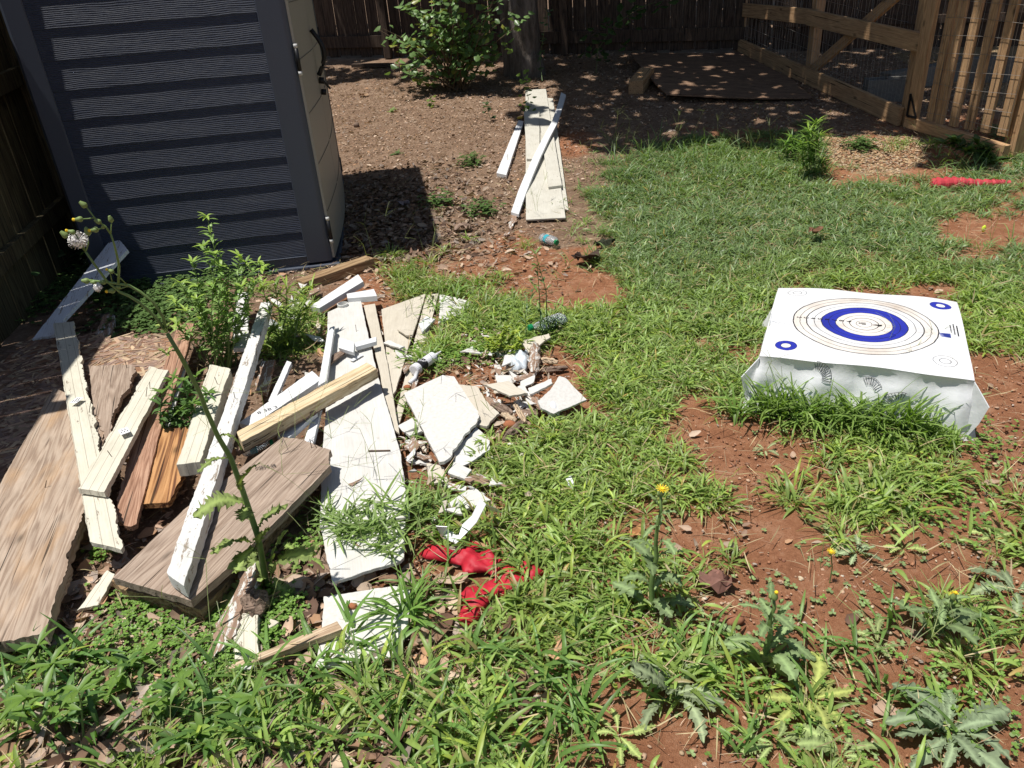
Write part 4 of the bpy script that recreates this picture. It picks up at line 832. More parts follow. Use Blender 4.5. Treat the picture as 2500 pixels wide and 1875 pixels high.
def red_sleeve():
    a=at(2272,447,.045); b=at(2465,448,.03); x=(b-a); L=x.length; x.normalize(); y=Vector((0,0,1)).cross(x).normalized(); z=x.cross(y); R=Matrix((x,y,z)).transposed().to_4x4(); R.translation=a
    m=MB(); prof=[(.004,0),(.035,.004),(.052,.02)]; s_=.03; i=0
    while s_<L: w_=.062*(1-.6*(s_/L)**1.5); prof+=[(w_*(1.0 if i%2 else .72),s_)]; s_+=.014+.022*(i%2); i+=1
    m.lathe(prof+[(.01,L)],R@Matrix.Rotation(rad(90),4,'Y'),16)
    for v in m.bm.verts: v.co.z=(v.co.z-.04)*.75+.04+.004*math.sin(v.co.x*23)
    tag(m.done('rubber_sleeve',MT['red2'],smooth=False),'dusty red ribbed rubber sleeve lying in the grass near the gate','sleeve')
red_sleeve()
# dead leaves that read singly
def dead_leaf(px,py,h,size,col,label,seed,rz=None):
    rd=random.Random(seed); m=MB(); rz=rd.random()*6 if rz is None else rz; n=16; c=m.bm.verts.new((0,0,.25*size)); ring=[]
    for k in range(n):
        a=k*6.283/n; r=size*(.5+.18*math.cos(a)+rd.uniform(-.1,.1)); ring.append(m.bm.verts.new((r*math.cos(a+rz),r*.7*math.sin(a+rz),size*(.02+.42*rd.random()))))
    mid=[m.bm.verts.new((v.co.x*.5,v.co.y*.5,size*(.04+.36*rd.random()))) for v in ring]
    for k in range(n):
        m.bm.faces.new((ring[k],ring[(k+1)%n],mid[(k+1)%n],mid[k])); m.bm.faces.new((mid[k],mid[(k+1)%n],c))
    o=m.done('dead_leaf',plain('dry leaf %d'%seed,col,.8,.5,50),smooth=False,mw=Matrix.Translation(at(px,py,h))); o.modifiers.new('thickness','SOLIDIFY').thickness=.0006
    tag(o,label,'leaf')
dead_leaf(1765,1430,.012,.10,(.24,.12,.09),'large curled reddish brown dead leaf right of the flowering thistle',11)
dead_leaf(1568,1305,.012,.06,(.55,.28,.12),'orange dry leaf left of the flowering thistle',12)
dead_leaf(1420,640,.02,.16,(.06,.035,.025),'black brown curled leaves below the crushed bottle',13,.1)
dead_leaf(1470,605,.02,.13,(.035,.04,.02),'dark glossy leaf at the grass edge right of the crushed bottle',14)
dead_leaf(1985,570,.07,.09,(.22,.11,.06),'single brown leaf resting on the grass above the target',15)
dead_leaf(1135,560,.02,.11,(.34,.24,.18),'pale curled dead leaf left of the crushed bottle',16)
dead_leaf(990,500,.01,.08,(.3,.24,.24),'pinkish grey leaf inside the shed shadow',17)
dead_leaf(885,235,.01,.10,(.42,.27,.16),'tan leaf on the sunny mulch beyond the shed door',18)
# ------------------------------------------------------------------ bottles
def crushed_bottle(px,py,h,L,r,az,label,teal,seed):
    rd=random.Random(seed); p=at(px,py,h); e=empty('plastic_bottle',p,az,label,'bottle')
    m=MB(); prof=[(.004,-L*.5),(r*.8,-L*.5),(r,-L*.42),(r*.95,-L*.25),(r,-.1*L),(r*.9,.05*L),(r,.2*L),(r*.75,.32*L),(r*.4,.42*L),(r*.36,.5*L)]
    R=Matrix.Rotation(rad(90),4,'Y'); m.lathe(prof,R,18)
    for v in m.bm.verts:
        f=1+.22*math.sin(v.co.x*90+v.co.y*60+seed)*.6; v.co.z*=.75*f; v.co.y*=1.05*f; v.co.y+=.01*math.sin(v.co.x*40)
    b=m.done('body',MT['glass'],None,smooth=True); b.parent=e; so_=b.modifiers.new('t','SOLIDIFY'); so_.thickness=.0008
    m=MB(); m.lathe([(r*.42,.49*L),(r*.46,.5*L),(r*.46,.6*L),(r*.4,.61*L)],R,14); c=m.done('cap',MT['green'],None); c.parent=e
    if teal:
        m=MB(); m.lathe([(r*1.0,-.22*L),(r*1.02,-.2*L),(r*1.0,.0*L),(r*.98,.01*L)],R,18)
        bmesh.ops.delete(m.bm,geom=[f for f in m.bm.faces if len(f.verts)>4 or f.calc_center_median().y>.004],context='FACES')
        for v in m.bm.verts: v.co.z*=.8; v.co.y*=1.08
        c=m.done('label_film',MT['teal'],None); c.parent=e
crushed_bottle(1342,585,.04,.13,.035,rad(-60),'crushed clear bottle with teal film and green cap on red soil',1,1)
crushed_bottle(1338,788,.06,.17,.035,rad(205),'clear bottle with green cap lying in tall grass',0,2)
crushed_bottle(655,790,.06,.12,.03,rad(120),'flattened clear bottle between the longest beam and the weeds',0,3)
crushed_bottle(625,1090,.08,.10,.028,rad(20),'crumpled clear wrapper bottle beside the broad grey brown plank',1,4)
def tube_of_caulk():
    a=at(1010,905,.05); b=at(1062,868,.05); x=(b-a).normalized(); y=Vector((0,0,1)).cross(x).normalized(); z=x.cross(y); Rm=Matrix((x,y,z)).transposed().to_4x4(); Rm.translation=a
    e=empty('caulk_tube',a,0,'white caulk tube with black printed band beside the cream boards','tube'); base=Matrix.Translation(-a)@Rm@Matrix.Rotation(rad(90),4,'Y')
    m=MB(); m.lathe([(.02,0),(.025,.002),(.025,.028),(.024,.03)],base,20); o=m.done('end_cap',MT['shell'],None,smooth=False); o.parent=e
    m=MB(); m.lathe([(.0235,.03),(.0235,.075)],base,20); o=m.done('printed_band',MT['ink'],None,smooth=False); o.parent=e
    m=MB(); m.lathe([(.0235,.0752),(.0235,.14)],base,20); o=m.done('body',MT['shell'],None); o.parent=e
    m=MB(); m.lathe([(.004,.14),(.009,.141),(.003,.2)],base,10); o=m.done('nozzle',MT['shell'],None); o.parent=e
    t=text_mesh('DAP',.022,MT['shell'],'printed_text'); t.parent=e; Mx=Rm.copy(); Mx.translation=Vector((0,0,0)); t.matrix_basis=Mx@Matrix.Translation((.055,-.003,.0243))@Matrix.Rotation(rad(180+90),4,'Z')@Matrix.Translation((-.017,-.007,0))
    m=MB(); m.tube([at(1000,935,.05)-a,at(1012,925,.055)-a,at(1018,910,.05)-a],.009,8); o=m.done('plunger',MT['shell'],None,smooth=True); o.parent=e
def text_mesh(s,size,mat,name,ext=.0003):
    c=bpy.data.curves.new('t','FONT'); c.body=s; c.size=size; c.extrude=ext; c.align_x='LEFT'; o=bpy.data.objects.new('t',c); COL.objects.link(o)
    dg=bpy.context.evaluated_depsgraph_get(); me=bpy.data.meshes.new_from_object(o.evaluated_get(dg)); bpy.data.objects.remove(o); me.name=name; me.materials.clear(); return link(name,me,mat)
tube_of_caulk()
def cupcap():
    p=at(1336,1005,.04); m=MB(); mw=Matrix.Translation(p)@Matrix.Rotation(rad(75),4,'Y'); m.lathe([(.02,0),(.032,.004),(.034,.03),(.03,.04),(.012,.045)],mw,18); tag(m.done('bottle_cap',MT['shell'],smooth=True),'white plastic cap under the tilted square panel','cap')
    q=at(1275,880,.05)
    tag(sheet('crumpled_film',[(1240,880),(1262,862),(1290,862),(1296,880),(1285,900),(1262,908),(1245,900)],plain('pale blue film',(.6,.66,.7),.35,.2,20,spec=.6),'crumpled white film beside the split grey log piece','film',h=.03,amp=.03,seed=6,freq=50,wrinkle=.01),None,None)
cupcap()
# stickers and stamped marks
def sticker(px,py,h,w_,d_,rz,host,parent=None):
    p=at(px,py,h); m=MB(); m.box((0,0,0),(w_,d_,.0006)); mw=Matrix.Translation(p)@Matrix.Rotation(rz,4,'Z'); o=m.done('sticker',MT['paper'],mw=mw)
    m=MB()
    for i in range(5): m.box((-w_*.3+i*w_*.15,d_*(.18 if i%2 else -.16),.0006),(w_*.07,d_*.28,.0006))
    b=m.done('printed_bars',MT['ink'],None); b.parent=o; o.parent=host; o.matrix_parent_inverse=host.matrix_world.inverted(); return o
bpy.context.view_layer.update()
def byl(s): return [o for o in COL.objects if s in (o.get('label') or '')][0]
sticker(187,977,.152,.032,.045,rad(-12),byl('furthest left')); sticker(303,1052,.180,.032,.045,rad(35),byl('crossing over the lower end'))
def marks(txt,px,py,h,size,rz,host,mat='ink'):
    t=text_mesh(txt,size,MT[mat],'stamped_mark'); t.matrix_world=Matrix.Translation(at(px,py,h))@Matrix.Rotation(rz,4,'Z'); t.parent=host; t.matrix_parent_inverse=host.matrix_world.inverted()
marks('8 38 3',630,1012,.17,.030,rad(32),byl('rounded white moulding')); marks('HEM.IR',622,1146,.1485,.022,rad(8),byl('centre of the pile'))
# nail lying on the siding
timber('loose_nail',at(899,1101,.069),at(953,1100,.069),.005,.005,MT['steel'],'long dark nail lying loose on the longest siding board','nail',bev=.001)
plate('paint_flake',[(848,1182,.072),(870,1172,.076),(888,1163,.074),(880,1172,.072),(860,1186,.07)],.003,MT['w_rot'],'curled grey flake lying on the longest siding board','flake',rag=.002)
# ------------------------------------------------------------------ archery target
def target():
    zt=.235
    A=[atz(1904,690,zt),atz(2338,730,zt),atz(2380,915,zt),atz(1854,866,zt)]; c=sum(A,Vector())/4; dx=((A[1]-A[0])+(A[2]-A[3])).normalized(); dy=Vector((-dx.y,dx.x,0)); half=((A[1]-A[0]).length+(A[2]-A[3]).length+(A[0]-A[3]).length+(A[1]-A[2]).length)/8
    e=empty('archery_target',Vector((c.x,c.y,0)),math.atan2(dx.y,dx.x),'white square archery target block printed with blue and black rings','archery target')
    h=half; N_=24; bm=bmesh.new(); rd=random.Random(2)
    def topz(x,y): return zt-.012*(abs(x/h)**4+abs(y/h)**4)*.7+.003*math.sin(x*17+1)*math.sin(y*13)
    g=[[bm.verts.new((-h+2*h*i/N_,-h+2*h*j/N_,topz(-h+2*h*i/N_,-h+2*h*j/N_))) for j in range(N_+1)] for i in range(N_+1)]
    for i in range(N_):
        for j in range(N_): bm.faces.new((g[i][j],g[i+1][j],g[i+1][j+1],g[i][j+1]))
    def fin(bm,nm,mat):
        me=bpy.data.meshes.new(nm); bmesh.ops.recalc_face_normals(bm,faces=bm.faces); bm.to_mesh(me); bm.free()
        for p in me.polygons: p.use_smooth=True
        o=link(nm,me,mat); o.parent=e; return o
    top=fin(bm,'printed_face',target_mat(h))
    # side skirt
    def soff(s,t,f): return -.008*math.sin(min(f*3.2,1)*math.pi)*(1 if s==0 else .5)+(.030 if s==0 else .02)*f**1.3+.009*math.sin(t*47+s*2+f*2)*f+.010*math.sin(t*19+f*5+s)*f*(1-f)*3+.006*math.sin(t*83+f*9)*f*(1-f)*2
    bm=bmesh.new(); per=[]
    M_=30
    for s,(ax,ay,bx,by) in enumerate(((-1,-1,1,-1),(1,-1,1,1),(1,1,-1,1),(-1,1,-1,-1))):
        for k in range(M_): t=k/M_; per.append((ax+(bx-ax)*t,ay+(by-ay)*t,s,t))
    rows=[]; nr=12
    for r in range(nr+1):
        f=r/nr; z=zt*(1-f)-.01; ring=[]
        for (x,y,s,t) in per:
            nx,ny=((0,-1),(1,0),(0,1),(-1,0))[s]; edge=min(t,1-t)
            ear=math.exp(-((1-max(0,0))*0+ (edge/.07)**2))*.035*(f**1.2)
            o_=soff(s,t,f)
            X=x*h+nx*o_; Y=y*h+ny*o_
            cx=(1 if x>0 else -1)*ear*(1 if abs(x)>.8 and abs(y)>.8 else 0); X+=cx; Y+=-ear*.35 if abs(y)>.8 and y<0 else 0
            ring.append(bm.verts.new((X*(1 if r else .999),Y*(1 if r else .999),topz(x*h,y*h) if r==0 else max(z,.0))))
        rows.append(ring)
    n=len(per)
    for a,b in zip(rows,rows[1:]):
        for k in range(n): bm.faces.new((a[k],a[(k+1)%n],b[(k+1)%n],b[k]))
    side=fin(bm,'side_cover',plain('white vinyl side',(.78,.79,.80),.45,.12,20,spec=.4,bump=.004))
    # ear flaps at the two front corners
    for sx,ln in ((-1,.055),(1,.055)):
        m=MB(); base=Vector((sx*h,-h,0)); P=[base+Vector((0,.0,zt-.02)),base+Vector((sx*ln,-.03,zt*.60)),base+Vector((sx*ln*.72,-.025,zt*.3)),base+Vector((sx*.01,-.02,.0)),base+Vector((0,.06,.06)),base+Vector((0,.05,zt*.75))]
        f1=m.poly([P[0],P[1],P[2],P[3]]); f2=m.poly([P[0],P[5],P[4],P[3]]); m.poly([P[0],P[1],P[5]]); m.poly([P[1],P[2],P[4],P[5]])
        o=m.done('corner_flap',side.data.materials[0],None); o.parent=e; so_=o.modifiers.new('t','SOLIDIFY'); so_.thickness=.002
    # ring numbers
    Rr=.375*h*2
    for i,k in enumerate((2,3,4,5,6,7,8,9)):
        t=text_mesh(str(k),.026,MT['ink'],'ring_number',.0002); t.parent=e; rr=Rr*(.94-.1*i); t.matrix_basis=Matrix.Translation((-rr+.008,.008,topz(-rr,0)+.0012))@Matrix.Rotation(rad(-90),4,'Z')@Matrix.Translation((-.008,-.009,0))
    t=text_mesh('10',.022,MT['ink'],'ring_number',.0002); t.parent=e; t.matrix_basis=Matrix.Translation((.0,.004,topz(0,0)+.0012))@Matrix.Rotation(rad(-90),4,'Z')@Matrix.Translation((-.01,-.008,0))
    t=text_mesh('X',.02,MT['ink'],'ring_mark',.0002); t.parent=e; t.matrix_basis=Matrix.Translation((-.02,-.004,topz(0,0)+.0012))
    m=MB(); m.poly([(.028,-.004,topz(0,0)+.0014),(.04,.002,topz(0,0)+.0014),(.062,.004,topz(0,0)+.0014),(.064,-.004,topz(0,0)+.0014),(.05,-.014,topz(0,0)+.0014),(.052,-.006,topz(0,0)+.0014)]); o=m.done('torn_hole',MT['ink'],None); o.parent=e
    # fine print at the right edge
    m=MB(); rq=random.Random(4)
    for i in range(3):
        yy=-.02+i*.012
        while yy<.075: w_=rq.uniform(.003,.012); m.box((h*.93-i*.011,yy+w_/2,topz(h*.93,0)+.0014),(.0045,w_,.0004)); yy+=w_+.003
    o=m.done('fine_print',MT['ink'],None); o.parent=e
    m=MB()
    for i in range(6): m.box((h*.80,-.03-.004+.006*i-.01,topz(h*.8,0)+.0015),(.036,.0035,.0006))
    o=m.done('print_block',MT['inkb'],None); o.parent=e
    # side drawing: fans of feather like lines on the front cover
    m=MB()
    def curve(pts,r=.0009): m.tube([Vector((x,-h-.0015-soff(0,(x+h)/(2*h),1-z/zt),z)) for x,z in pts],r,4)
    for cx,cz,R_,a0,a1,n in ((-.15,.17,.055,-20,90,12),(.03,.14,.045,20,110,9),(.13,.10,.05,60,170,9)):
        for k in range(n):
            a=rad(a0+(a1-a0)*k/(n-1)); curve([(cx+R_*.45*math.cos(a),cz+R_*.45*math.sin(a)),(cx+R_*math.cos(a+.12),cz+R_*math.sin(a+.12))])
        curve([(cx+R_*1.02*math.cos(rad(a0+(a1-a0)*k/12)),cz+R_*1.02*math.sin(rad(a0+(a1-a0)*k/12))) for k in range(13)],.0008)
        pass
    o=m.done('printed_drawing',MT['ink'],None); o.parent=e
    fp=[Vector((c.x,c.y,0))+dx*a*h*.97+dy*b_*h*.93 for a,b_ in ((-1,1),(1,1),(1,-1),(-1,-1))]; q=proj(np.array([list(v) for v in fp])); OCC.append(list(zip(q[0],q[1])))
    return h
HT=target()
# ------------------------------------------------------------------ vectorised leaves
def rib(P,az,el,L,W,droop,col,ns=4,nv=3,fold=.25,twist=None,tipw=.08,bellyat=.35):
    """P (n,3) bases, az/el start direction, L length, W width, droop radians over the length -> verts, quads, colours"""
    n=len(P); t=np.linspace(0,1,ns+1); e=el[:,None]-droop[:,None]*t[None,:]; st=L[:,None]/ns
    hx=np.cos(e)*st; hz=np.sin(e)*st; dx=np.concatenate([np.zeros((n,1)),np.cumsum(hx[:,:-1],1)],1); dz=np.concatenate([np.zeros((n,1)),np.cumsum(hz[:,:-1],1)],1)
    ca,sa=np.cos(az)[:,None],np.sin(az)[:,None]; C=np.stack([P[:,0:1]+ca*dx,P[:,1:2]+sa*dx,P[:,2:3]+dz],-1)
    w_=np.interp(t,[0,bellyat,.75,1],[.45,1,.62,tipw])[None,:]*W[:,None]*.5
    side=np.stack([-sa+0*dx,ca+0*dx,0*dx],-1)
    if twist is not None:
        up=np.stack([-ca*np.sin(e),-sa*np.sin(e),np.cos(e)],-1); tw=twist[:,None,None]*1.0; side=side*np.cos(tw)+up*np.sin(tw)
    if nv==3:
        A=C+side*w_[...,None]; B=C-side*w_[...,None]; A[...,2]+=w_*fold; B[...,2]+=w_*fold; V=np.stack([A,C,B],2)
    else:
        V=np.stack([C+side*w_[...,None],C-side*w_[...,None]],2)
    k=ns+1; V=V.reshape(n,k*nv,3); F=[]
    for s in range(ns):
        for q in range(nv-1): a=s*nv+q; F.append((a,a+1,a+nv+1,a+nv))
    F=np.array(F)[None]+(np.arange(n)*k*nv)[:,None,None]
    cc=np.repeat(col,k*nv,axis=0).reshape(n,k*nv,3).copy()
    if nv==3: cc[:,1::3]*=1.18
    return V.reshape(-1,3),F.reshape(-1,4),cc.reshape(-1,3)
class Acc:
    def __init__(s): s.V=[];s.F=[];s.C=[];s.n=0
    def add(s,V,F,C): s.V.append(V); s.F.append(F+s.n); s.C.append(C); s.n+=len(V)
    def mesh(s,name): return npmesh(name,np.concatenate(s.V),np.concatenate(s.F),np.concatenate(s.C))
# ------------------------------------------------------------------ lobed thistle leaves
def thistle_leaf(m,base,tip,W,arch,rd,cl,lobes=5,col=(.12,.20,.11)):
    """appends a lobed toothed leaf from base to tip to bmesh m with colour layer"""
    base=Vector(base);tip=Vector(tip); ax=tip-base; L=ax.length; s=ax.cross(Vector((0,0,1))); s=s.normalized() if s.length>1e-4 else Vector((1,0,0)); up=s.cross(ax.normalized())
    col=(col[0]*1.6,col[1]*1.22,col[2]*.95); ns=lobes*5; tw=rd.uniform(-.4,.4); s=(s*math.cos(tw)+up*math.sin(tw)); prev=None; g=rd.uniform(.75,1.2); an=ax.normalized(); cv=rd.uniform(-.12,.12)*L
    for i in range(ns+1):
        t=i/ns; c=base+ax*t+up*arch*L*math.sin(t*math.pi)*.8+Vector((0,0,-arch*L*.35*t*t))+s*cv*math.sin(t*math.pi)
        env=.16+.95*math.sin(min(1,t*1.02)**1.25*math.pi*.88) if t<1 else .05; ph=i%5; q=[]; mid=W*.04*(1-t*.7)
        for sd in (1,-1):
            saw=(1.05,.58,.80,.50,.90)[(i+(0 if sd>0 else 2))%5]*rd.uniform(.75,1.12); w_=W*.5*env*saw; bk=(-.12,.25,-.1,.3,.0)[(i+(0 if sd>0 else 2))%5]*W*.25
            rz=up*(W*rd.uniform(-.10,.16)); e_=[c+s*sd*w_+rz-an*bk,c+s*sd*w_*.55+up*W*rd.uniform(-.02,.05),c+s*sd*mid]
            q=e_ if sd>0 else q+e_[::-1]
        q=[m.verts.new(p) for p in q]
        for k,v in enumerate(q): a=g*(1.75 if k in(2,3) else (.95 if k in (1,4) else rd.uniform(.9,1.25))); v[cl]=Vector((col[0]*a,col[1]*a,col[2]*a,1))
        if prev:
            for k in range(5): m.faces.new((prev[k],prev[k+1],q[k+1],q[k]))
        prev=q
def colbm():
    bm=bmesh.new(); cl=bm.verts.layers.float_color.new('Col'); return bm,cl
def fincol(bm,name,mat,parent,smooth=True):
    me=bpy.data.meshes.new(name); bm.to_mesh(me); bm.free()
    if smooth:
        for p in me.polygons: p.use_smooth=True
    o=link(name,me,mat); o.parent=parent; return o
def rosette(px,py,r,n,label,col=(.13,.22,.13),up=.5,seed=0,W=.3,jag=True,group='thistle rosettes on the soil'):
    rd=random.Random(seed); b=at(px,py,.005); e=empty('thistle_rosette',b,rd.random()*6,label,'thistle',group)
    for i in range(n):
        a=i*2.4+rd.uniform(-.3,.3); L=r*.72*rd.uniform(.5,1.05)*(1 if i%3 else .75); el=up*rd.uniform(.15,1.2)*(1.1 if i>n*.6 else .4)
        tip=Vector((math.cos(a)*math.cos(el)*L,math.sin(a)*math.cos(el)*L,max(math.sin(el)*L,.012)))
        bm,cl=colbm(); thistle_leaf(bm,(math.cos(a)*.006,math.sin(a)*.006,.008),tip,L*W*rd.uniform(.85,1.25),.16,rd,cl,lobes=rd.randint(5,7),col=col); fincol(bm,'leaf',MT['thistle'],e)
    return e
def bud(par,p,d,s=1.,yellow=False,open_=False):
    s*=.68 if par.name.startswith('tall') else 1
    d=d.normalized(); q=d.to_track_quat('Z','Y').to_matrix().to_4x4(); q.translation=p
    m=MB(); m.lathe([(.0015*s,-.002*s),(.0055*s,.001*s),(.0062*s,.005*s),(.0042*s,.010*s),(.003*s,.0135*s),(.0028*s,.014*s)],q,10); o=m.done('flower_bud',MT['bud'],None,smooth=True); o.parent=par
    if yellow:
        m=MB()
        if open_:
            for k in range(26):
                a=k*.4833; r1=.0125*s*(1-.3*(k%3==0)); v=[q@Vector((.001*math.cos(a+d_),.001*math.sin(a+d_),.0125*s)) for d_ in (-1.2,1.2)]+[q@Vector((r1*math.cos(a+.07),r1*math.sin(a+.07),.0165*s)),q@Vector((r1*math.cos(a-.07),r1*math.sin(a-.07),.0165*s))]; m.poly(v)
            m.lathe([(.004*s,.012*s),(.004*s,.017*s)],q,8)
        else: m.lathe([(.0028*s,.0141*s),(.0036*s,.018*s),(.0026*s,.0195*s)],q,8)
        f=m.done('petals',MT['yellow'],None); f.parent=o
def tall_thistle():
    b=at(654,1440); Y0=b.y; e=empty('tall_thistle',b,0,'tall leaning sow thistle with yellow buds in front of the lumber pile','thistle'); B=b
    def P(x,y,dy=0): return atY(x,y,Y0+dy)-B
    def Z(u,v,dy=0): return P(u/3.686,450+v/3.686,dy)
    bow=lambda y:-.16*((1440-y)/1000.)   # leans slightly to the camera
    st=[(654,1440),(629,1307),(593,1199),(564,1119),(532,1065),(503,1000),(488,959),(441,869),(409,815)]
    m=MB(); m.tube([P(x,y,bow(y)) for x,y in st],[.010,.0085,.0075,.0068,.0062,.0057,.0053,.005,.0045],9)
    br=[([(1500,1330),(1470,1200),(1380,1060),(1260,965),(1160,910),(1060,895),(960,880),(780,862)],.0045),([(1500,1330),(1420,1220),(1330,1125),(1250,1060),(1160,1005),(1080,970),(960,870),(860,735),(770,605)],.0045),
        ([(770,605),(690,520),(605,472)],.0016),([(770,605),(797,530),(800,450)],.002),([(770,605),(730,520),(665,430)],.0016),([(1065,890),(1072,740),(1055,650),(1030,545),(995,445)],.0035),
        ([(995,445),(950,380),(900,345),(850,300),(775,200)],.0026),([(995,445),(1000,400),(1006,335)],.0018),([(945,385),(880,407)],.0018),([(850,300),(800,308),(740,312)],.0018),([(1140,900),(1070,830),(1005,778)],.0018),([(1010,880),(990,800),(960,760)],.0015),([(1150,915),(1080,940),(1020,955)],.002)]
    for pts,r in br: m.tube([Z(u,v,bow(450+v/3.686)) for u,v in pts],[r*.8*(1-.35*i/(len(pts)-1)) for i in range(len(pts))],7)
    m.done('stem',MT['stem'],e,smooth=True)
    for u,v,du,dv,s,yl in ((775,200,-.55,.7,1.5,0),(740,312,-1,.05,1.4,1),(905,345,-.6,.5,1.3,0),(1006,335,-.05,1,1.3,0),(880,407,-1,.02,1.4,1),(800,450,-.05,1,1.6,0),(605,472,-.5,.75,1.6,0),(672,436,-.8,.4,1.3,1),
        (800,870,-1,.2,1.5,0),(865,880,-1,.1,1.2,0),(950,880,-1,.1,1.3,0),(1030,955,-1,0,1.4,1),(1020,790,-.7,.5,1.2,1),(1085,930,-.6,.3,1.,0),(925,395,.3,.5,.9,0)):
        bud(e,Z(u,v,bow(450+v/3.686)),Vector((du,-.15,dv)),s,bool(yl))
    # seed heads
    for u,v,r,nn in ((700,505,.019,420),(882,930,.009,160)):
        c=Z(u,v,bow(600)); V=[];F=[]
        for k in range(nn):
            d=Vector((random.gauss(0,1),random.gauss(0,1),random.gauss(0,.75))).normalized(); q=c+d*r*random.uniform(.7,1.1); s_=d.orthogonal().normalized()*.0004; i=len(V); V+=[tuple(c+d*r*.1-s_),tuple(c+d*r*.1+s_),tuple(q+s_),tuple(q-s_)]; F.append((i,i+1,i+2,i+3))
            o_=d.orthogonal().normalized()*.003; o2=d.cross(o_); i=len(V); V+=[tuple(q+o_),tuple(q+o2),tuple(q-o_),tuple(q-o2)]; F.append((i,i+1,i+2,i+3)) if k%4==0 else None
        o=link('seed_head',npmesh('seed_head',V,F),MT['fluff']); o.parent=e
    # leaves : (base px, tip px, depth of tip, width, colour factor)
    W6=lambda u,v:(u/2.766,1000+v/2.766)
    rd=random.Random(8)
    for bs,tp,dy,wd,ar in ((W6(1480,180),W6(1625,260),.03,.03,.25),(W6(1550,330),W6(1330,410),-.05,.035,.25),(W6(1640,560),W6(1750,350),-.03,.045,.1),(W6(1670,640),W6(1300,710),-.08,.075,.2),(W6(1660,650),W6(1640,750),-.06,.05,.1),(W6(1740,820),W6(1940,640),.02,.06,.15),
        (W6(1700,900),W6(1430,960),-.10,.075,.2),(W6(1720,930),W6(1590,1095),-.12,.085,.15),(W6(1760,930),W6(1800,800),-.05,.05,.1),(W6(1800,1130),W6(1450,1400),-.12,.11,.12),((668,1400),(770,1345),-.06,.085,.2),((668,1410),(735,1480),-.08,.06,.1),((664,1420),(700,1290),0,.05,.1),((660,1430),(600,1350),.05,.05,.1),(Z,0,0,0,0))[:-1]:
        bm,cl=colbm(); thistle_leaf(bm,P(*bs,bow(bs[1])),P(*tp,bow(tp[1])+dy),wd,ar,rd,cl,6,(.13,.22,.085)); fincol(bm,'leaf',MT['thistle'],e)
    for u,v in ((1115,850),(1130,1010)): 
        for k in range(5):
            a=k*1.3; c=P(u/2.766,500+v/2.766,bow(800)); bm,cl=colbm(); thistle_leaf(bm,c,c+Vector((math.cos(a)*.03,math.sin(a)*.03,.01)),.012,.2,rd,cl,3,(.15,.25,.08)); fincol(bm,'leaf',MT['thistle'],e)
tall_thistle()
def mid_thistle(bx,by,tx,ty,label,n,Lr,flower,seed):
    b=at(bx,by); e=empty('flowering_thistle',b,0,label,'thistle'); rd=random.Random(seed); top=atY(tx,ty,b.y)-b
    m=MB(); m.tube([top*(i/8)+Vector((.004*math.sin(i*2),0,0)) for i in range(9)],[.0085-.005*i/8 for i in range(9)],8); m.done('stem',MT['stem'],e,smooth=True)
    for i in range(n):
        t=(i/n)**1.1*.97; c=top*t; a=i*2.4+rd.uniform(-.3,.3); L=Lr*(1.15-.75*t)*rd.uniform(.8,1.1); el=rd.uniform(.15,.75)
        bm,cl=colbm(); thistle_leaf(bm,c,c+Vector((math.cos(a)*math.cos(el),math.sin(a)*math.cos(el),math.sin(el)))*L,L*.36,.22,rd,cl,5,(.11,.20,.11)); fincol(bm,'leaf',MT['thistle'],e)
    bud(e,top,Vector((.1,-.1,1)),1.3,True,flower); 
    for k in range(4): a=k*1.7; q=top+Vector((math.cos(a)*.014,math.sin(a)*.014,-.012)); bud(e,q,Vector((math.cos(a),math.sin(a),1)),.8)
mid_thistle(1586,1500,1614,1208,'tall bluish thistle with one open yellow flower in the lower middle',15,.115,True,3)
mid_thistle(1867,1627,1890,1462,'shorter stout thistle with a small yellow bud, right of the flowering one',12,.13,False,4)
mid_thistle(2265,1560,2325,1462,'lean young thistle with drooping yellow bud at lower right',9,.12,False,6)
RD=[(1639,1702,.24,11,'large grey green rosette with upright middle leaves below the flowering thistle',.8,(.15,.24,.17)),(2315,1796,.26,15,'biggest bluish rosette in the lower right corner',.7,(.13,.22,.16)),(2091,1354,.13,9,'small bluish rosette left of the bare soil strip',.6,(.14,.23,.16)),
 (2041,1319,.10,6,'tiny rosette touching the small bluish one',.6,(.15,.25,.13)),(1977,1712,.20,9,'flat yellowish green rosette between the two big rosettes',.3,(.19,.28,.10)),(2141,1573,.12,7,'little pale rosette right of the stout thistle',.5,(.16,.25,.13)),
 (2479,1448,.17,8,'bluish rosette cut by the right edge of the photo',.5,(.14,.23,.16)),(2051,1850,.16,8,'rosette at the bottom edge left of the biggest one',.4,(.15,.25,.12)),(1720,1520,.12,5,'sparse rosette between the flowering and the stout thistle',.3,(.13,.23,.13)),
 (1868,1103,.09,6,'small rosette on soil below the target left corner',.4,(.16,.24,.15)),(2293,1135,.09,6,'small rosette on soil below the target right corner',.5,(.14,.24,.12)),(1560,1330,.13,6,'rosette left of the flowering thistle stem',.4,(.13,.22,.14)),(2420,1320,.12,6,'pale rosette among grass near the right edge',.4,(.17,.27,.12)),(740,1370,.12,6,'broad leaved rosette right of the tall thistle base',.6,(.12,.22,.07)),(1385,1500,.10,6,'low rosette in the grass left of the flowering thistle',.3,(.13,.22,.12)),(2205,1345,.10,6,'bright green rosette by the small bluish one',.3,(.17,.27,.11)),(1510,1800,.12,6,'round leaved rosette near the bottom edge middle',.2,(.18,.29,.12)),(1890,1820,.13,6,'leafy rosette beneath the flat yellowish one',.2,(.15,.25,.12))]
for i,(x,y,r,n,l,u,c) in enumerate(RD): rosette(x,y,r,n,l,c,u,i+20)
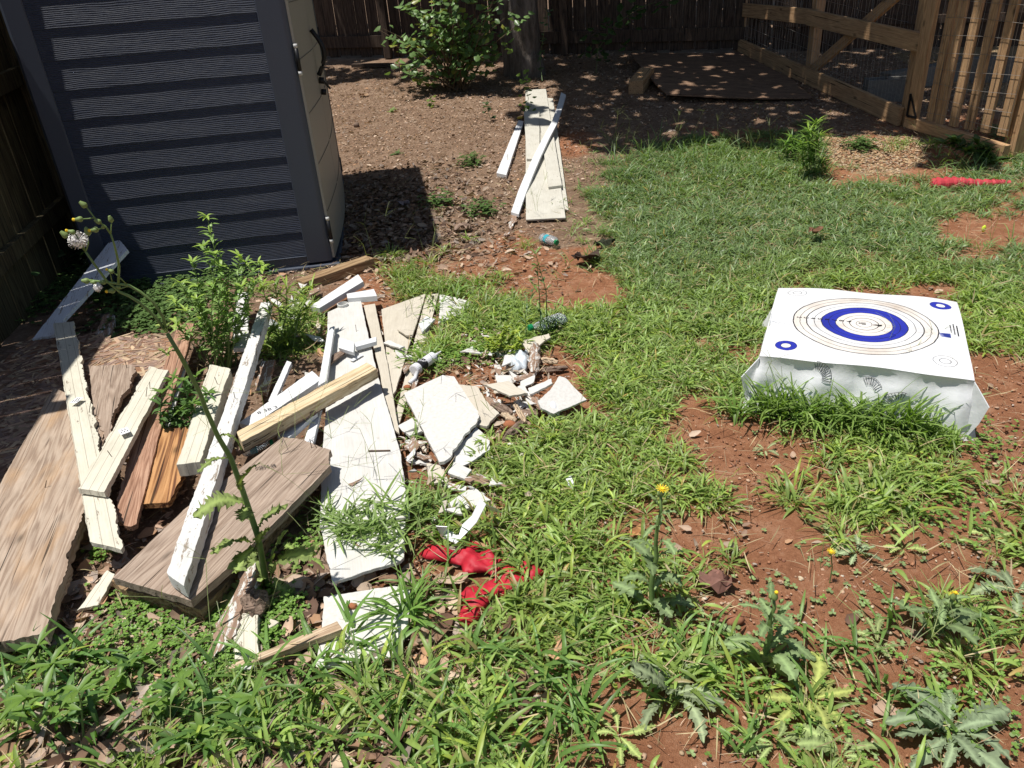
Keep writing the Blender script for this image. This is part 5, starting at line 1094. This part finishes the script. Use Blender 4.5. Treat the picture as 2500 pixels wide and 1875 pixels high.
def small_flower(bx,by,tx,ty,label):
    b=at(bx,by); top=atY(tx,ty,b.y)-b; e=empty('dandelion',b,0,label,'flower'); m=MB(); m.tube([(0,0,0),top*.5+Vector((.006,0,0)),top],.0016,6); m.done('stem',MT['stem'],e); bud(e,top-Vector((0,0,.012)),Vector((0,-.2,1)),.9,True,True)
small_flower(2025,1425,2028,1345,'single small yellow dandelion on a thin stem above the rosette')
small_flower(2350,1500,2328,1450,'tiny yellow flower on a slanted stem near the right rosettes')
# ------------------------------------------------------------------ bushy leafy weeds by the pile
def leafy_weed(name,label,b,tips,Y,nl,ls,col,jit,seed,wr=.28,group=None):
    rd=np.random.default_rng(seed); e=empty(name,b,0,label,'weed',group); m=MB(); A=Acc(); bv=np.array(b)
    for (px,py) in tips:
        tp=atY(px,py,Y+float(rd.uniform(-jit,jit))); tp.z=max(tp.z,.03); s0=Vector((b.x+float(rd.uniform(-.05,.05)),b.y+float(rd.uniform(-.05,.05)),b.z)); mid=s0.lerp(tp,.5)+Vector((float(rd.uniform(-.04,.04)),float(rd.uniform(-.04,.04)),.02))
        path=[s0.lerp(mid,t) if k==0 else mid.lerp(tp,t) for k in (0,1) for t in (0,.33,.66)]+[tp]; m.tube([p-b for p in path],[.003-.0018*i/6 for i in range(7)],4)
        t=rd.uniform(.25,1,nl)**.8; t[:6]=1; P=np.array([list((s0.lerp(mid,a*2) if a<.5 else mid.lerp(tp,a*2-1))-b) for a in t])
        n=nl; az=rd.uniform(0,6.283,n); el=rd.uniform(-.1,.9,n); c=np.array(col)*rd.uniform(.7,1.25,(n,1)); c[:6]=np.array(col)*[1.5,1.35,1.0]
        A.add(*rib(P,az,el,ls*rd.uniform(.6,1.2,n),ls*wr*rd.uniform(.8,1.2,n),rd.uniform(.2,1.,n),c,4,3,.3,bellyat=.5))
    m.done('stem',MT['stem'],e); link('foliage',A.mesh('foliage'),MT['grass'],e); return e
b=at(545,905); rr=random.Random(4)
tips=[(505,528),(512,560),(498,600),(525,620),(470,640),(560,650),(600,640),(630,640),(585,625),(440,690),(425,730),(480,700),(520,700),(550,720),(590,700),(620,690),(455,760),(490,780),(530,790),(570,790),(600,760),(430,790),(540,650),(480,730),(570,840),(520,840),(610,830),(640,655)]
leafy_weed('leafy_weed','tall bushy pale green weed growing through the pile before the shed',b,tips,b.y,40,.050,(.22,.34,.10),.16,1)
b=at(455,1095); leafy_weed('leafy_weed','low dark green weed between the moulding board and thick beam',b,[(445,1000),(470,985),(430,1040),(500,1000),(480,1050),(395,960),(420,930),(510,960),(445,930),(480,920),(410,1010)],b.y+.05,26,.05,(.10,.19,.055),.08,2)
b=at(700,860); leafy_weed('grassy_weed','yellow green grassy weed between the longest beam and the siding',b,[(640,700),(670,690),(700,700),(730,720),(750,750),(690,760),(720,790),(670,800),(700,830),(740,760),(650,850),(760,700),(700,940)],b.y+.1,30,.075,(.18,.27,.06),.15,3,.15)
b=at(1985,440); leafy_weed('tall_weed','bright green upright weed with narrow whorled leaves at the grass edge',b,[(1992,300),(1975,320),(2000,330),(1960,350),(1990,370),(2005,395)],b.y,70,.10,(.17,.28,.06),.06,4,.1)
b=at(1935,400); leafy_weed('tall_weed','shorter green upright weed just left of the tallest one by the gravel',b,[(1932,335),(1920,350),(1945,360)],b.y,60,.10,(.13,.24,.05),.06,5,.1)
b=at(2400,395); leafy_weed('leafy_weed','dark broad leaved weed growing along the gate bottom',b,[(2300,350),(2330,345),(2360,370),(2400,375),(2440,385),(2385,350),(2420,400)],b.y,26,.10,(.07,.13,.045),.15,6,.4)
b=at(1205,880); leafy_weed('leafy_weed','yellow green feathery weed among broken siding pieces',b,[(1240,800),(1260,810),(1225,820),(1210,840),(1270,830),(1250,850),(1190,830)],b.y,60,.022,(.28,.36,.06),.05,7,.5)
b=at(1310,830); e=leafy_weed('spindly_weed','spindly upright weed rising from the clear bottle in the grass',b,[(1308,620),(1312,650),(1304,700),(1318,760),(1350,790)],b.y,16,.05,(.13,.2,.08),.02,8,.2)
for i,(x,y,l) in enumerate(((160,1760,'dark green lance leaved weed in the lower left corner'),(290,1700,'star shaped green weed right of the corner weed'),(225,1790,'low star shaped weed at the left of the bottom edge'),(590,1800,'bright star shaped weed at the bottom below the sticks'),(80,1660,'lance leaved weed below the wide plank end'),(390,1760,'leafy weed in the middle of the lower left undergrowth'),(20,1800,'dark leafy weed at the extreme lower left'),(480,1850,'leafy weed at the bottom edge left'))):
    b=at(x,y); leafy_weed('lance_weed',l,b,[(x+rr.uniform(-60,60),y-rr.uniform(30,110)) for _ in range(3)],b.y,9,.06,(.10,.19,.05),.08,40+i,.27,'lance leaved weeds at lower left')
# ------------------------------------------------------------------ ground cover
GD_=["0000000000000013467612145","0000000000020136899842257","0000000000001268999988878","0000000000121168889988732","0000000014432258888888767","0000024516785237888555568","0022336602898778997555578","0000036503876689886555567",
"0000022001311268888999844","0000000000132678675888853","0000000000058997343778743","0000000000179998521656655","0000000145669875652678634","0010003466657642365566556","0012003333457743222444566","0023124122467764423344576",
"0245434233577766543345567","4555444444577777665455556","6666655567777777665655545","7777766667777776556776665","7777776666777765445666544"]
G0=np.array([[int(c) for c in r.ljust(25,r[-1])[:25]] for r in GD_],float)
def dens(px,py):
    u=np.clip(px/100-.5,-1,25); v=(py-300)/75-.5; u0=np.floor(u); v0=np.floor(v); fu=u-u0; fv=v-v0
    g=lambda a,b:np.where((b<0),0,G0[np.clip(b,0,20).astype(int),np.clip(a,0,24).astype(int)])
    return (g(u0,v0)*(1-fu)+g(u0+1,v0)*fu)*(1-fv)+(g(u0,v0+1)*(1-fu)+g(u0+1,v0+1)*fu)*fv
def scatter(n,bx,by,fn,occ=True,m=4):
    x=rng.uniform(*bx,n); y=rng.uniform(*by,n); z=terr_np(x,y); px,py,d=proj(np.stack([x,y,z],1)); p=fn(x,y,px,py); ok=(rng.random(n)<p)&(px>-500)&(px<3050)&(py<2300)
    if occ:
        for po in OCC: ok&=~inpoly(px,py,po)
    return np.stack([x,y,z],1)[ok],px[ok],py[ok]
def gfn(x,y,px,py):
    d=dens(px,py)/9; c=fbm(x*5.5,y*5.5,3); c2=fbm(x*1.9+9,y*1.9,2)
    th=.80-.52*d+.015*(py>950)+.03*(py>1450); k=np.clip((c*.75+c2*.25-th+.10)/.16,0,1); return np.where(d<.03,0,k*np.clip(d*1.6,0,1)*(1-.45*(y<1.75)))
T,px,py=scatter(32000,(-2.9,5.6),(.65,7.2),gfn)
nT=len(T); print('tufts',nT)
A=Acc()
def tufts(T,nl,size,wid,near,colbase,ns,nv):
    n=len(T); ta=rng.uniform(0,6.283,n); sz=size*rng.uniform(.7,1.25,n)
    ncul=5; cul=rng.integers(0,ncul,(n,nl)); ca=ta[:,None]+cul*6.283/ncul+rng.normal(0,.25,(n,nl)); ce=np.take_along_axis(rng.uniform(.15,1.0,(n,ncul)),cul,1); cd=np.take_along_axis(rng.uniform(.5,1.25,(n,ncul)),cul,1)
    t=rng.uniform(.05,1,(n,nl)); r=t*cd*sz[:,None]*1.25; P=np.stack([T[:,0:1]+np.cos(ca)*np.cos(ce)*r,T[:,1:2]+np.sin(ca)*np.cos(ce)*r,T[:,2:3]+np.sin(ce)*r*.62*(1-.25*t)+.003],-1).reshape(-1,3)
    az=(ca+rng.choice([-1,1],(n,nl))*rng.uniform(.25,1.1,(n,nl))).ravel(); el=rng.uniform(.05,1.15,(n,nl)).ravel(); L=(sz[:,None]*rng.uniform(.55,1.15,(n,nl))).ravel(); W=(wid*rng.uniform(.75,1.25,(n,nl))).ravel()*(sz.repeat(nl)/size)**.5
    g=np.repeat(colbase,nl,axis=0)*rng.uniform(.72,1.28,(n*nl,1)); dry=rng.random(n*nl)<.05; g[dry]=np.array([.34,.28,.12]); young=rng.random(n*nl)<.12; g[young]*=[1.35,1.2,.9]
    A.add(*rib(P,az,el,L,W,rng.uniform(.5,1.7,n*nl),g,ns,nv,.35,twist=rng.normal(0,.35,n*nl)))
    # stems
    k=ncul; c0=np.repeat(T,k,axis=0); a0=(ta[:,None]+np.arange(k)*6.283/k).ravel(); e0=rng.uniform(.2,.9,n*k); A.add(*rib(c0,a0,e0,np.repeat(sz,k)*1.2,np.full(n*k,.0028),rng.uniform(.2,.6,n*k),np.repeat(colbase,k,axis=0)*.95,2,2,0))
hue=fbm(T[:,0]*1.1+2,T[:,1]*1.1,2); blue=np.clip((T[:,1]-2.9)/1.2,0,1)*np.clip((T[:,0]-.2)/.6,0,1); blue=np.clip(blue+(hue-.42)*1.2,0,1)[:,None]
yel=np.array([.235,.33,.08]); bl=np.array([.175,.26,.105]); base=yel*(1-blue)+bl*blue; base*=(.85+.4*rng.random((nT,1)))
dist=T[:,1]
far=dist>3.6; mid=(dist<=3.6)&(dist>1.9); near=dist<=1.9
tufts(T[far],24,.068,.0075,False,base[far],3,2)
tufts(T[mid],22,.068,.0085,True,base[mid],4,3)
tufts(T[near],13,.085,.0105,True,base[near],5,3)
sel=rng.random(nT)<.5; tufts(T[sel],12,.075,.0032,False,base[sel]*[1.,.95,1.],3,2)
link('crabgrass',A.mesh('crabgrass'),MT['grass']).__setitem__('kind','stuff'); bpy.data.objects['crabgrass']['label']='sprawling green crabgrass covering the yard soil'
# larger broad blades nearest to the camera, crossing the lower panel and siding
A=Acc()
def blades(n,pxr,pyr,Lr,Wr,col,elr=(.5,1.4),dr=(.6,1.8),ns=7,h=0.):
    px=rng.uniform(*pxr,n); py=rng.uniform(*pyr,n); P=np.array([list(at(a,b,h)) for a,b in zip(px,py)]); m=rng.integers(3,7)
    rep=5; P=np.repeat(P,rep,axis=0)+rng.normal(0,.012,(n*rep,3))*[1,1,0]; k=len(P)
    A.add(*rib(P,rng.uniform(0,6.283,k),rng.uniform(*elr,k),rng.uniform(*Lr,k),rng.uniform(*Wr,k),rng.uniform(*dr,k),np.array(col)*rng.uniform(.75,1.3,(k,1)),ns,3,.35,twist=rng.normal(0,.3,k)))
blades(46,(380,1450),(1560,1870),(.09,.19),(.008,.014),(.14,.25,.06)); blades(14,(60,560),(1600,1860),(.09,.2),(.009,.015),(.10,.20,.05))
blades(20,(800,900),(1240,1320),(.06,.12),(.005,.009),(.20,.29,.09),(.05,.9),(.2,1.2),7,.065); blades(24,(890,1030),(1215,1350),(.07,.15),(.006,.010),(.21,.30,.09),(.05,1.0),(.2,1.2),7,.065); blades(16,(700,830),(1230,1330),(.06,.12),(.005,.008),(.18,.27,.07),(.2,1.2));  blades(12,(1000,1120),(1170,1290),(.07,.14),(.006,.01),(.17,.26,.07)); blades(9,(960,1010),(1480,1560),(.1,.2),(.009,.013),(.16,.28,.06))
blades(62,(1760,2330),(985,1050),(.09,.20),(.008,.012),(.17,.28,.06),(.7,1.45),(.5,1.5)); blades(24,(1540,2480),(1500,1870),(.08,.15),(.007,.012),(.16,.27,.07))
for q in list(range(70))*2:
    bx_=1850+q*7; by_=985+(bx_-1840)*.16; blades(1,(bx_-8,bx_+8),(by_,by_+38),(.12,.25) if q<58 else (.06,.12),(.006,.010),(.20,.30,.07),(.7,1.5),(.5,1.7))
blades(110,(1480,2010),(352,450),(.12,.26),(.005,.009),(.17,.26,.10),(.6,1.5),(.4,1.6)); blades(60,(1350,2480),(430,680),(.10,.2),(.005,.008),(.19,.28,.09),(.6,1.4),(.5,1.7)); blades(30,(1330,1600),(360,560),(.06,.12),(.005,.008),(.19,.28,.09),(.2,1.3)); blades(24,(2280,2480),(385,430),(.1,.2),(.006,.009),(.15,.25,.08)); blades(30,(2150,2290),(345,375),(.06,.12),(.004,.007),(.2,.28,.08))
blades(10,(1010,1100),(870,900),(.08,.16),(.007,.011),(.17,.28,.06),(.4,1.3)); blades(20,(1000,1230),(690,860),(.08,.16),(.006,.01),(.17,.28,.06),(.5,1.4)); blades(14,(990,1060),(900,1100),(.08,.14),(.006,.01),(.16,.25,.06),(.4,1.2)); blades(16,(1000,1350),(1300,1500),(.08,.16),(.007,.011),(.16,.26,.06))
blades(10,(500,760),(600,760),(.08,.16),(.005,.008),(.17,.25,.07)); blades(8,(1690,1850),(700,900),(.1,.2),(.005,.008),(.17,.27,.07),(.6,1.4))
o=link('broad_grass_blades',A.mesh('broad_grass_blades'),MT['grass']); o['kind']='stuff'; o['label']='long arching broad grass blades standing above the low grass'
# seed stalks with finger like spikes
A=Acc()
def stalks(P,h,col=(.27,.32,.13)):
    n=len(P); az=rng.uniform(0,6.283,n); el=rng.uniform(.9,1.5,n); H=h*rng.uniform(.6,1.15,n); dr=rng.uniform(.1,.5,n); c=np.array(col)*rng.uniform(.7,1.2,(n,1))
    V,F,C=rib(P,az,el,H,np.full(n,.0022),dr,c,4,2,0,tipw=.8); A.add(V,F,C); Vr=V.reshape(n,5,2,3); tip=Vr[:,-1].mean(1)
    k=4; P2=np.repeat(tip,k,axis=0); A.add(*rib(P2,rng.uniform(0,6.283,n*k),rng.uniform(.1,1.3,n*k),rng.uniform(.05,.10,n*k)*np.repeat(h/.25,k) if np.ndim(h) else rng.uniform(.05,.10,n*k),np.full(n*k,.0019),rng.uniform(0,.5,n*k),np.repeat(c,k,axis=0),3,2,0,tipw=.6))
s1=lambda n,l:np.array([list(at(a,b)) for a,b in zip(rng.uniform(l[0],l[1],n),rng.uniform(l[2],l[3],n))])
for n,l,h in ((8,(845,1060,600,655),.28),(34,(1480,1990,355,450),.36),(46,(1400,2480,420,660),.28),(10,(2200,2480,380,440),.25),(12,(990,1090,700,900),.2),(12,(780,1010,1150,1420),.28),(10,(600,800,1100,1300),.3),(10,(1000,1500,700,1100),.22),(8,(1850,2300,930,1010),.3),(10,(520,700,1600,1850),.3),(6,(900,1200,1650,1850),.3),(5,(1290,1350,480,540),.26),(6,(1700,1860,640,700),.3),(10,(1600,2400,1300,1800),.2)):
    stalks(s1(n,l),h)
o=link('grass_seed_stalks',A.mesh('grass_seed_stalks'),MT['grass']); o['kind']='stuff'; o['label']='thin grass stalks with finger like seed spikes'
# clover and tiny weeds
def clover(name,label,patches,size,col,hmax):
    A=Acc(); C_=[];S_=[]
    for x,y,r,n in patches:
        n=int(n*(.62 if name=='clover' else 1))
        c=at(x,y); q=np.stack([c.x+rng.normal(0,r*.5,n),c.y+rng.normal(0,r*.55,n)],1); h=rng.uniform(.006,hmax,n); C_.append(np.stack([q[:,0],q[:,1],terr_np(q[:,0],q[:,1])+h],1))
    P=np.concatenate(C_); n=len(P); a=rng.uniform(0,6.283,n)
    for k in range(3): A.add(*rib(P,a+k*2.094,rng.uniform(-.1,.4,n),size*rng.uniform(.7,1.2,n),size*rng.uniform(.85,1.2,n),rng.uniform(0,.5,n),np.array(col)*rng.uniform(.7,1.3,(n,1)),3,3,.3,tipw=.75,bellyat=.7))
    b=P.copy(); b[:,2]=terr_np(b[:,0],b[:,1]); A.add(*rib(b,a,np.full(n,1.5),P[:,2]-b[:,2]+.001,np.full(n,.001),np.zeros(n),np.full((n,3),.12),1,2,0,tipw=1))
    o=link(name,A.mesh(name),MT['leaf']); o['kind']='stuff'; o['label']=label
clover('clover','small green clover leaves between the debris and grass',[(400,1500,.12,420),(480,1570,.16,620),(330,1480,.08,180),(560,1640,.10,300),(700,1500,.06,200),(650,1470,.05,140),(270,1650,.12,260),(120,1640,.10,160),(720,1800,.15,260),(1180,860,.12,400),(1100,880,.10,300),(1500,1460,.12,200),(1900,1700,.2,260),(2300,1250,.15,240),(2420,1100,.14,180),(1300,1800,.2,260),(300,1560,.15,350),(740,1350,.08,150),(250,1350,.06,120),(1460,1560,.12,200),(2350,1720,.15,160),(590,1640,.05,160),(660,1560,.05,160),(980,880,.05,80)],.0085,(.17,.29,.06),.04)
clover('creeping_weed','dark low creeping leaves in the shade at the foot of the shed and fence',[(380,770,.28,900),(300,720,.2,500),(450,720,.2,400),(180,700,.25,500),(60,760,.2,400),(1070,500,.12,120),(2100,362,.12,200),(1180,520,.12,160),(600,670,.2,260),(1150,400,.1,120)],.017,(.10,.17,.05),.07)
clover('seedling_cover','small pale round weed leaves scattered over the bare soil',[(2000,1560,.4,45),(2200,1250,.4,50),(1750,1350,.4,20),(2300,1600,.5,60),(1900,1130,.4,20),(2400,1200,.4,50),(2200,1700,.3,40),(1650,1560,.3,25)],.010,(.25,.34,.14),.012)
C_=[at(x,y) for x,y in ((40,640),(130,640),(60,700),(170,660),(20,560),(210,650))]; P=np.concatenate([np.array([[c.x,c.y,.05]])+rng.normal(0,1,(90,3))*[.14,.14,.08] for c in C_]); P[:,2]=np.abs(P[:,2]); N_=rng.normal(0,.4,P.shape)+[0,0,1]; N_/=np.linalg.norm(N_,axis=1)[:,None]
V,F,c=leafquads(P,N_,rng.uniform(.04,.09,len(P)),np.array([.05,.10,.035])*rng.uniform(.6,1.2,(len(P),1)),.8); o=link('ivy_cover',npmesh('ivy_cover',V,F,c),MT['leaf']); o['kind']='stuff'; o['label']='dark broad ivy leaves at the foot of the left fence'
# ------------------------------------------------------------------ litter, twigs, pebbles
def chips(P,L,asp,col,lift=.006,curl=.25):
    n=len(P); az=rng.uniform(0,6.283,n); P=P.copy(); P[:,2]+=rng.uniform(0,lift,n)+.004
    return rib(P,az,rng.uniform(-.15,.45,n),L,L*asp,rng.uniform(-.6,.9,n),col,3,3,rng.choice([-.3,.3,.5]),twist=rng.normal(0,.5,n),tipw=.25)
pal=np.array([[.52,.40,.31],[.42,.31,.24],[.34,.24,.18],[.58,.48,.39],[.25,.16,.11],[.15,.09,.065],[.46,.29,.18],[.38,.33,.30]])
def lit(n,bx,by,fn,Lr,ar,dark=1.,occ=True):
    P,px,py=scatter(n,bx,by,fn,occ); k=len(P); return P,chips(P,rng.uniform(*Lr,k)*rng.uniform(.6,1,k),rng.uniform(*ar,k),pal[rng.integers(0,8,k)]*rng.uniform(.6,1.15,(k,1))*dark)
pal=pal*[1.,.92,.84]
A=Acc()
back=lambda x,y,px,py:np.where((py>130)&(py<720),mulf(x,y)*.95,0)*(1-np.clip(dens(px,py)/6,0,1))
for n,L,a in ((60000,(.012,.035),(.15,.5)),(14000,(.02,.045),(.3,.7)),(16000,(.03,.09),(.03,.06))): A.add(*lit(n,(-2.6,5),(3.9,10.5),back,L,a)[1])
A.add(*lit(9000,(-1.2,.4),(4.4,6.6),lambda x,y,px,py:np.exp(-((px-960)/170.)**2-((py-560)/110.)**2),(.03,.07),(.4,.7),.6)[1])  # larger chips around the shed's cast shadow, coloured darker to deepen that shade
lowf=lambda x,y,px,py:np.clip((1400-px)/500,0,1)*np.clip((py-1330)/100,0,1)
for n,L,a in ((9000,(.01,.03),(.2,.6)),(7000,(.035,.085),(.5,.9)),(6000,(.03,.08),(.02,.05))): A.add(*lit(n,(-2,.6),(.7,2.4),lowf,L,a)[1])
pile=lambda x,y,px,py:((px<1400)&(py>560)&(py<1400))*np.clip((1500-px)/300,0,1)*.9
for n,L,a in ((9000,(.008,.03),(.2,.6)),(3000,(.03,.07),(.3,.7)),(7000,(.03,.08),(.02,.05))): A.add(*lit(n,(-2.4,.6),(1.8,4.6),pile,L,a)[1])
for n,L,a in ((5000,(.006,.02),(.2,.6)),(5000,(.02,.06),(.02,.05)),(500,(.03,.06),(.4,.8))): A.add(*lit(n,(0,3.2),(.7,4.6),lambda x,y,px,py:.5+0*x,L,a)[1])
strw=lambda x,y,px,py:np.clip(dens(px,py)/9,0,1)*.6+.15
P,_,_=scatter(30000,(-1.5,4.2),(.75,6.4),strw); k=len(P); A.add(*chips(P,rng.uniform(.03,.10,k),rng.uniform(.02,.05,k),np.array([[.52,.42,.24],[.42,.31,.19],[.34,.28,.14]])[rng.integers(0,3,k)]*rng.uniform(.7,1.1,(k,1)),.045))
o=link('leaf_litter',A.mesh('leaf_litter'),MT['dead']); o['kind']='stuff'; o['label']='dry leaf and bark litter scattered over the soil'
# pale flakes between the siding pieces
A=Acc(); P,_,_=scatter(2600,(-.9,.4),(2.0,3.4),lambda x,y,px,py:(np.exp(-((px-1030)/60.)**2-((py-1110)/50.)**2)+np.exp(-((px-1260)/70.)**2-((py-990)/60.)**2)+np.exp(-((px-1210)/50.)**2-((py-900)/40.)**2)+.25*((px>830)&(px<1300)&(py<1400))))
A.add(*chips(P,rng.uniform(.008,.05,len(P)),rng.uniform(.2,.6,len(P)),np.array([[.55,.5,.43],[.42,.33,.25],[.3,.2,.14],[.6,.57,.52]])[rng.integers(0,4,len(P))],.03)); o=link('paint_flakes',A.mesh('paint_flakes'),MT['dead']); o['kind']='stuff'; o['label']='pale paint flakes and splinters between the siding pieces'
def pebbles(name,label,P,r,cols):
    n=len(P); B=np.array([(-1,-1,-.8),(1,-1,-.8),(1,1,-.8),(-1,1,-.8),(-1,-1,.8),(1,-1,.8),(1,1,.8),(-1,1,.8)])*.62; B=np.concatenate([B,[(0,0,1),(0,0,-1),(1,0,0),(-1,0,0),(0,1,0),(0,-1,0)]])
    F=[];top={8:(4,5,6,7),9:(3,2,1,0),10:(1,2,6,5),11:(0,4,7,3),12:(3,7,6,2),13:(0,1,5,4)}
    for c,q in top.items():
        for i in range(4): F.append((c,q[i],q[(i+1)%4]))
    F=np.array(F); a=rng.uniform(0,6.283,n); sc=rng.uniform(.7,1.3,(n,1,3))*[1,.8,.55]*r[:,None,None]; V=(B[None]+rng.normal(0,.07,(n,14,3)))*sc; ca,sa=np.cos(a)[:,None],np.sin(a)[:,None]
    V=np.stack([V[...,0]*ca-V[...,1]*sa,V[...,0]*sa+V[...,1]*ca,V[...,2]],-1)+P[:,None,:]+[0,0,.003]
    o=link(name,npmesh(name,V.reshape(-1,3),(F[None]+(np.arange(n)*14)[:,None,None]).reshape(-1,3),np.repeat(cols,14,axis=0),True),MT['dead']); o['kind']='stuff'; o['label']=label
pc=np.array([[.62,.50,.34],[.50,.36,.22],[.42,.25,.16],[.55,.46,.38],[.34,.18,.11],[.68,.6,.48]])
P,_,_=scatter(34000,(2.0,4.2),(5.0,8.2),lambda x,y,px,py:(inpoly(px+(fbm(x*4,y*4,3)-.45)*160,py+(fbm(x*4,y*4,3)-.45)*70,GRAV)*.8+.06))
pebbles('gravel','pale tan gravel patch near the gate',P,rng.uniform(.006,.013,len(P)),pc[rng.integers(0,5,len(P))]*[1,.9,.75]*rng.uniform(.7,1.,(len(P),1)))
P,_,_=scatter(9000,(-.2,3.2),(.7,3.4),lambda x,y,px,py:np.clip((px-1250)/500,0,1)*np.clip((py-950)/500,.05,1)*.42)
pebbles('pebbles','small tan and pink pebbles on the red soil',P,rng.uniform(.0025,.009,len(P))*rng.uniform(.5,1.1,len(P)),pc[rng.integers(0,6,len(P))]*rng.uniform(.7,1.1,(len(P),1)))

P,_,_=scatter(60000,(-1.3,3.4),(.75,4.2),lambda x,y,px,py:np.clip(1-dens(px,py)/7,.12,1)*np.clip((px-650)/400,.1,1)*(y<3.6)*.8)
pebbles('soil_crumbs','crumbly clods of red soil on the bare patches',P,rng.uniform(.0015,.008,len(P))*rng.uniform(.3,1.2,len(P)),np.array([[.40,.19,.10],[.32,.14,.075],[.48,.26,.16],[.24,.10,.055],[.54,.36,.24]])[rng.integers(0,5,len(P))]*rng.uniform(.8,1.15,(len(P),1)))
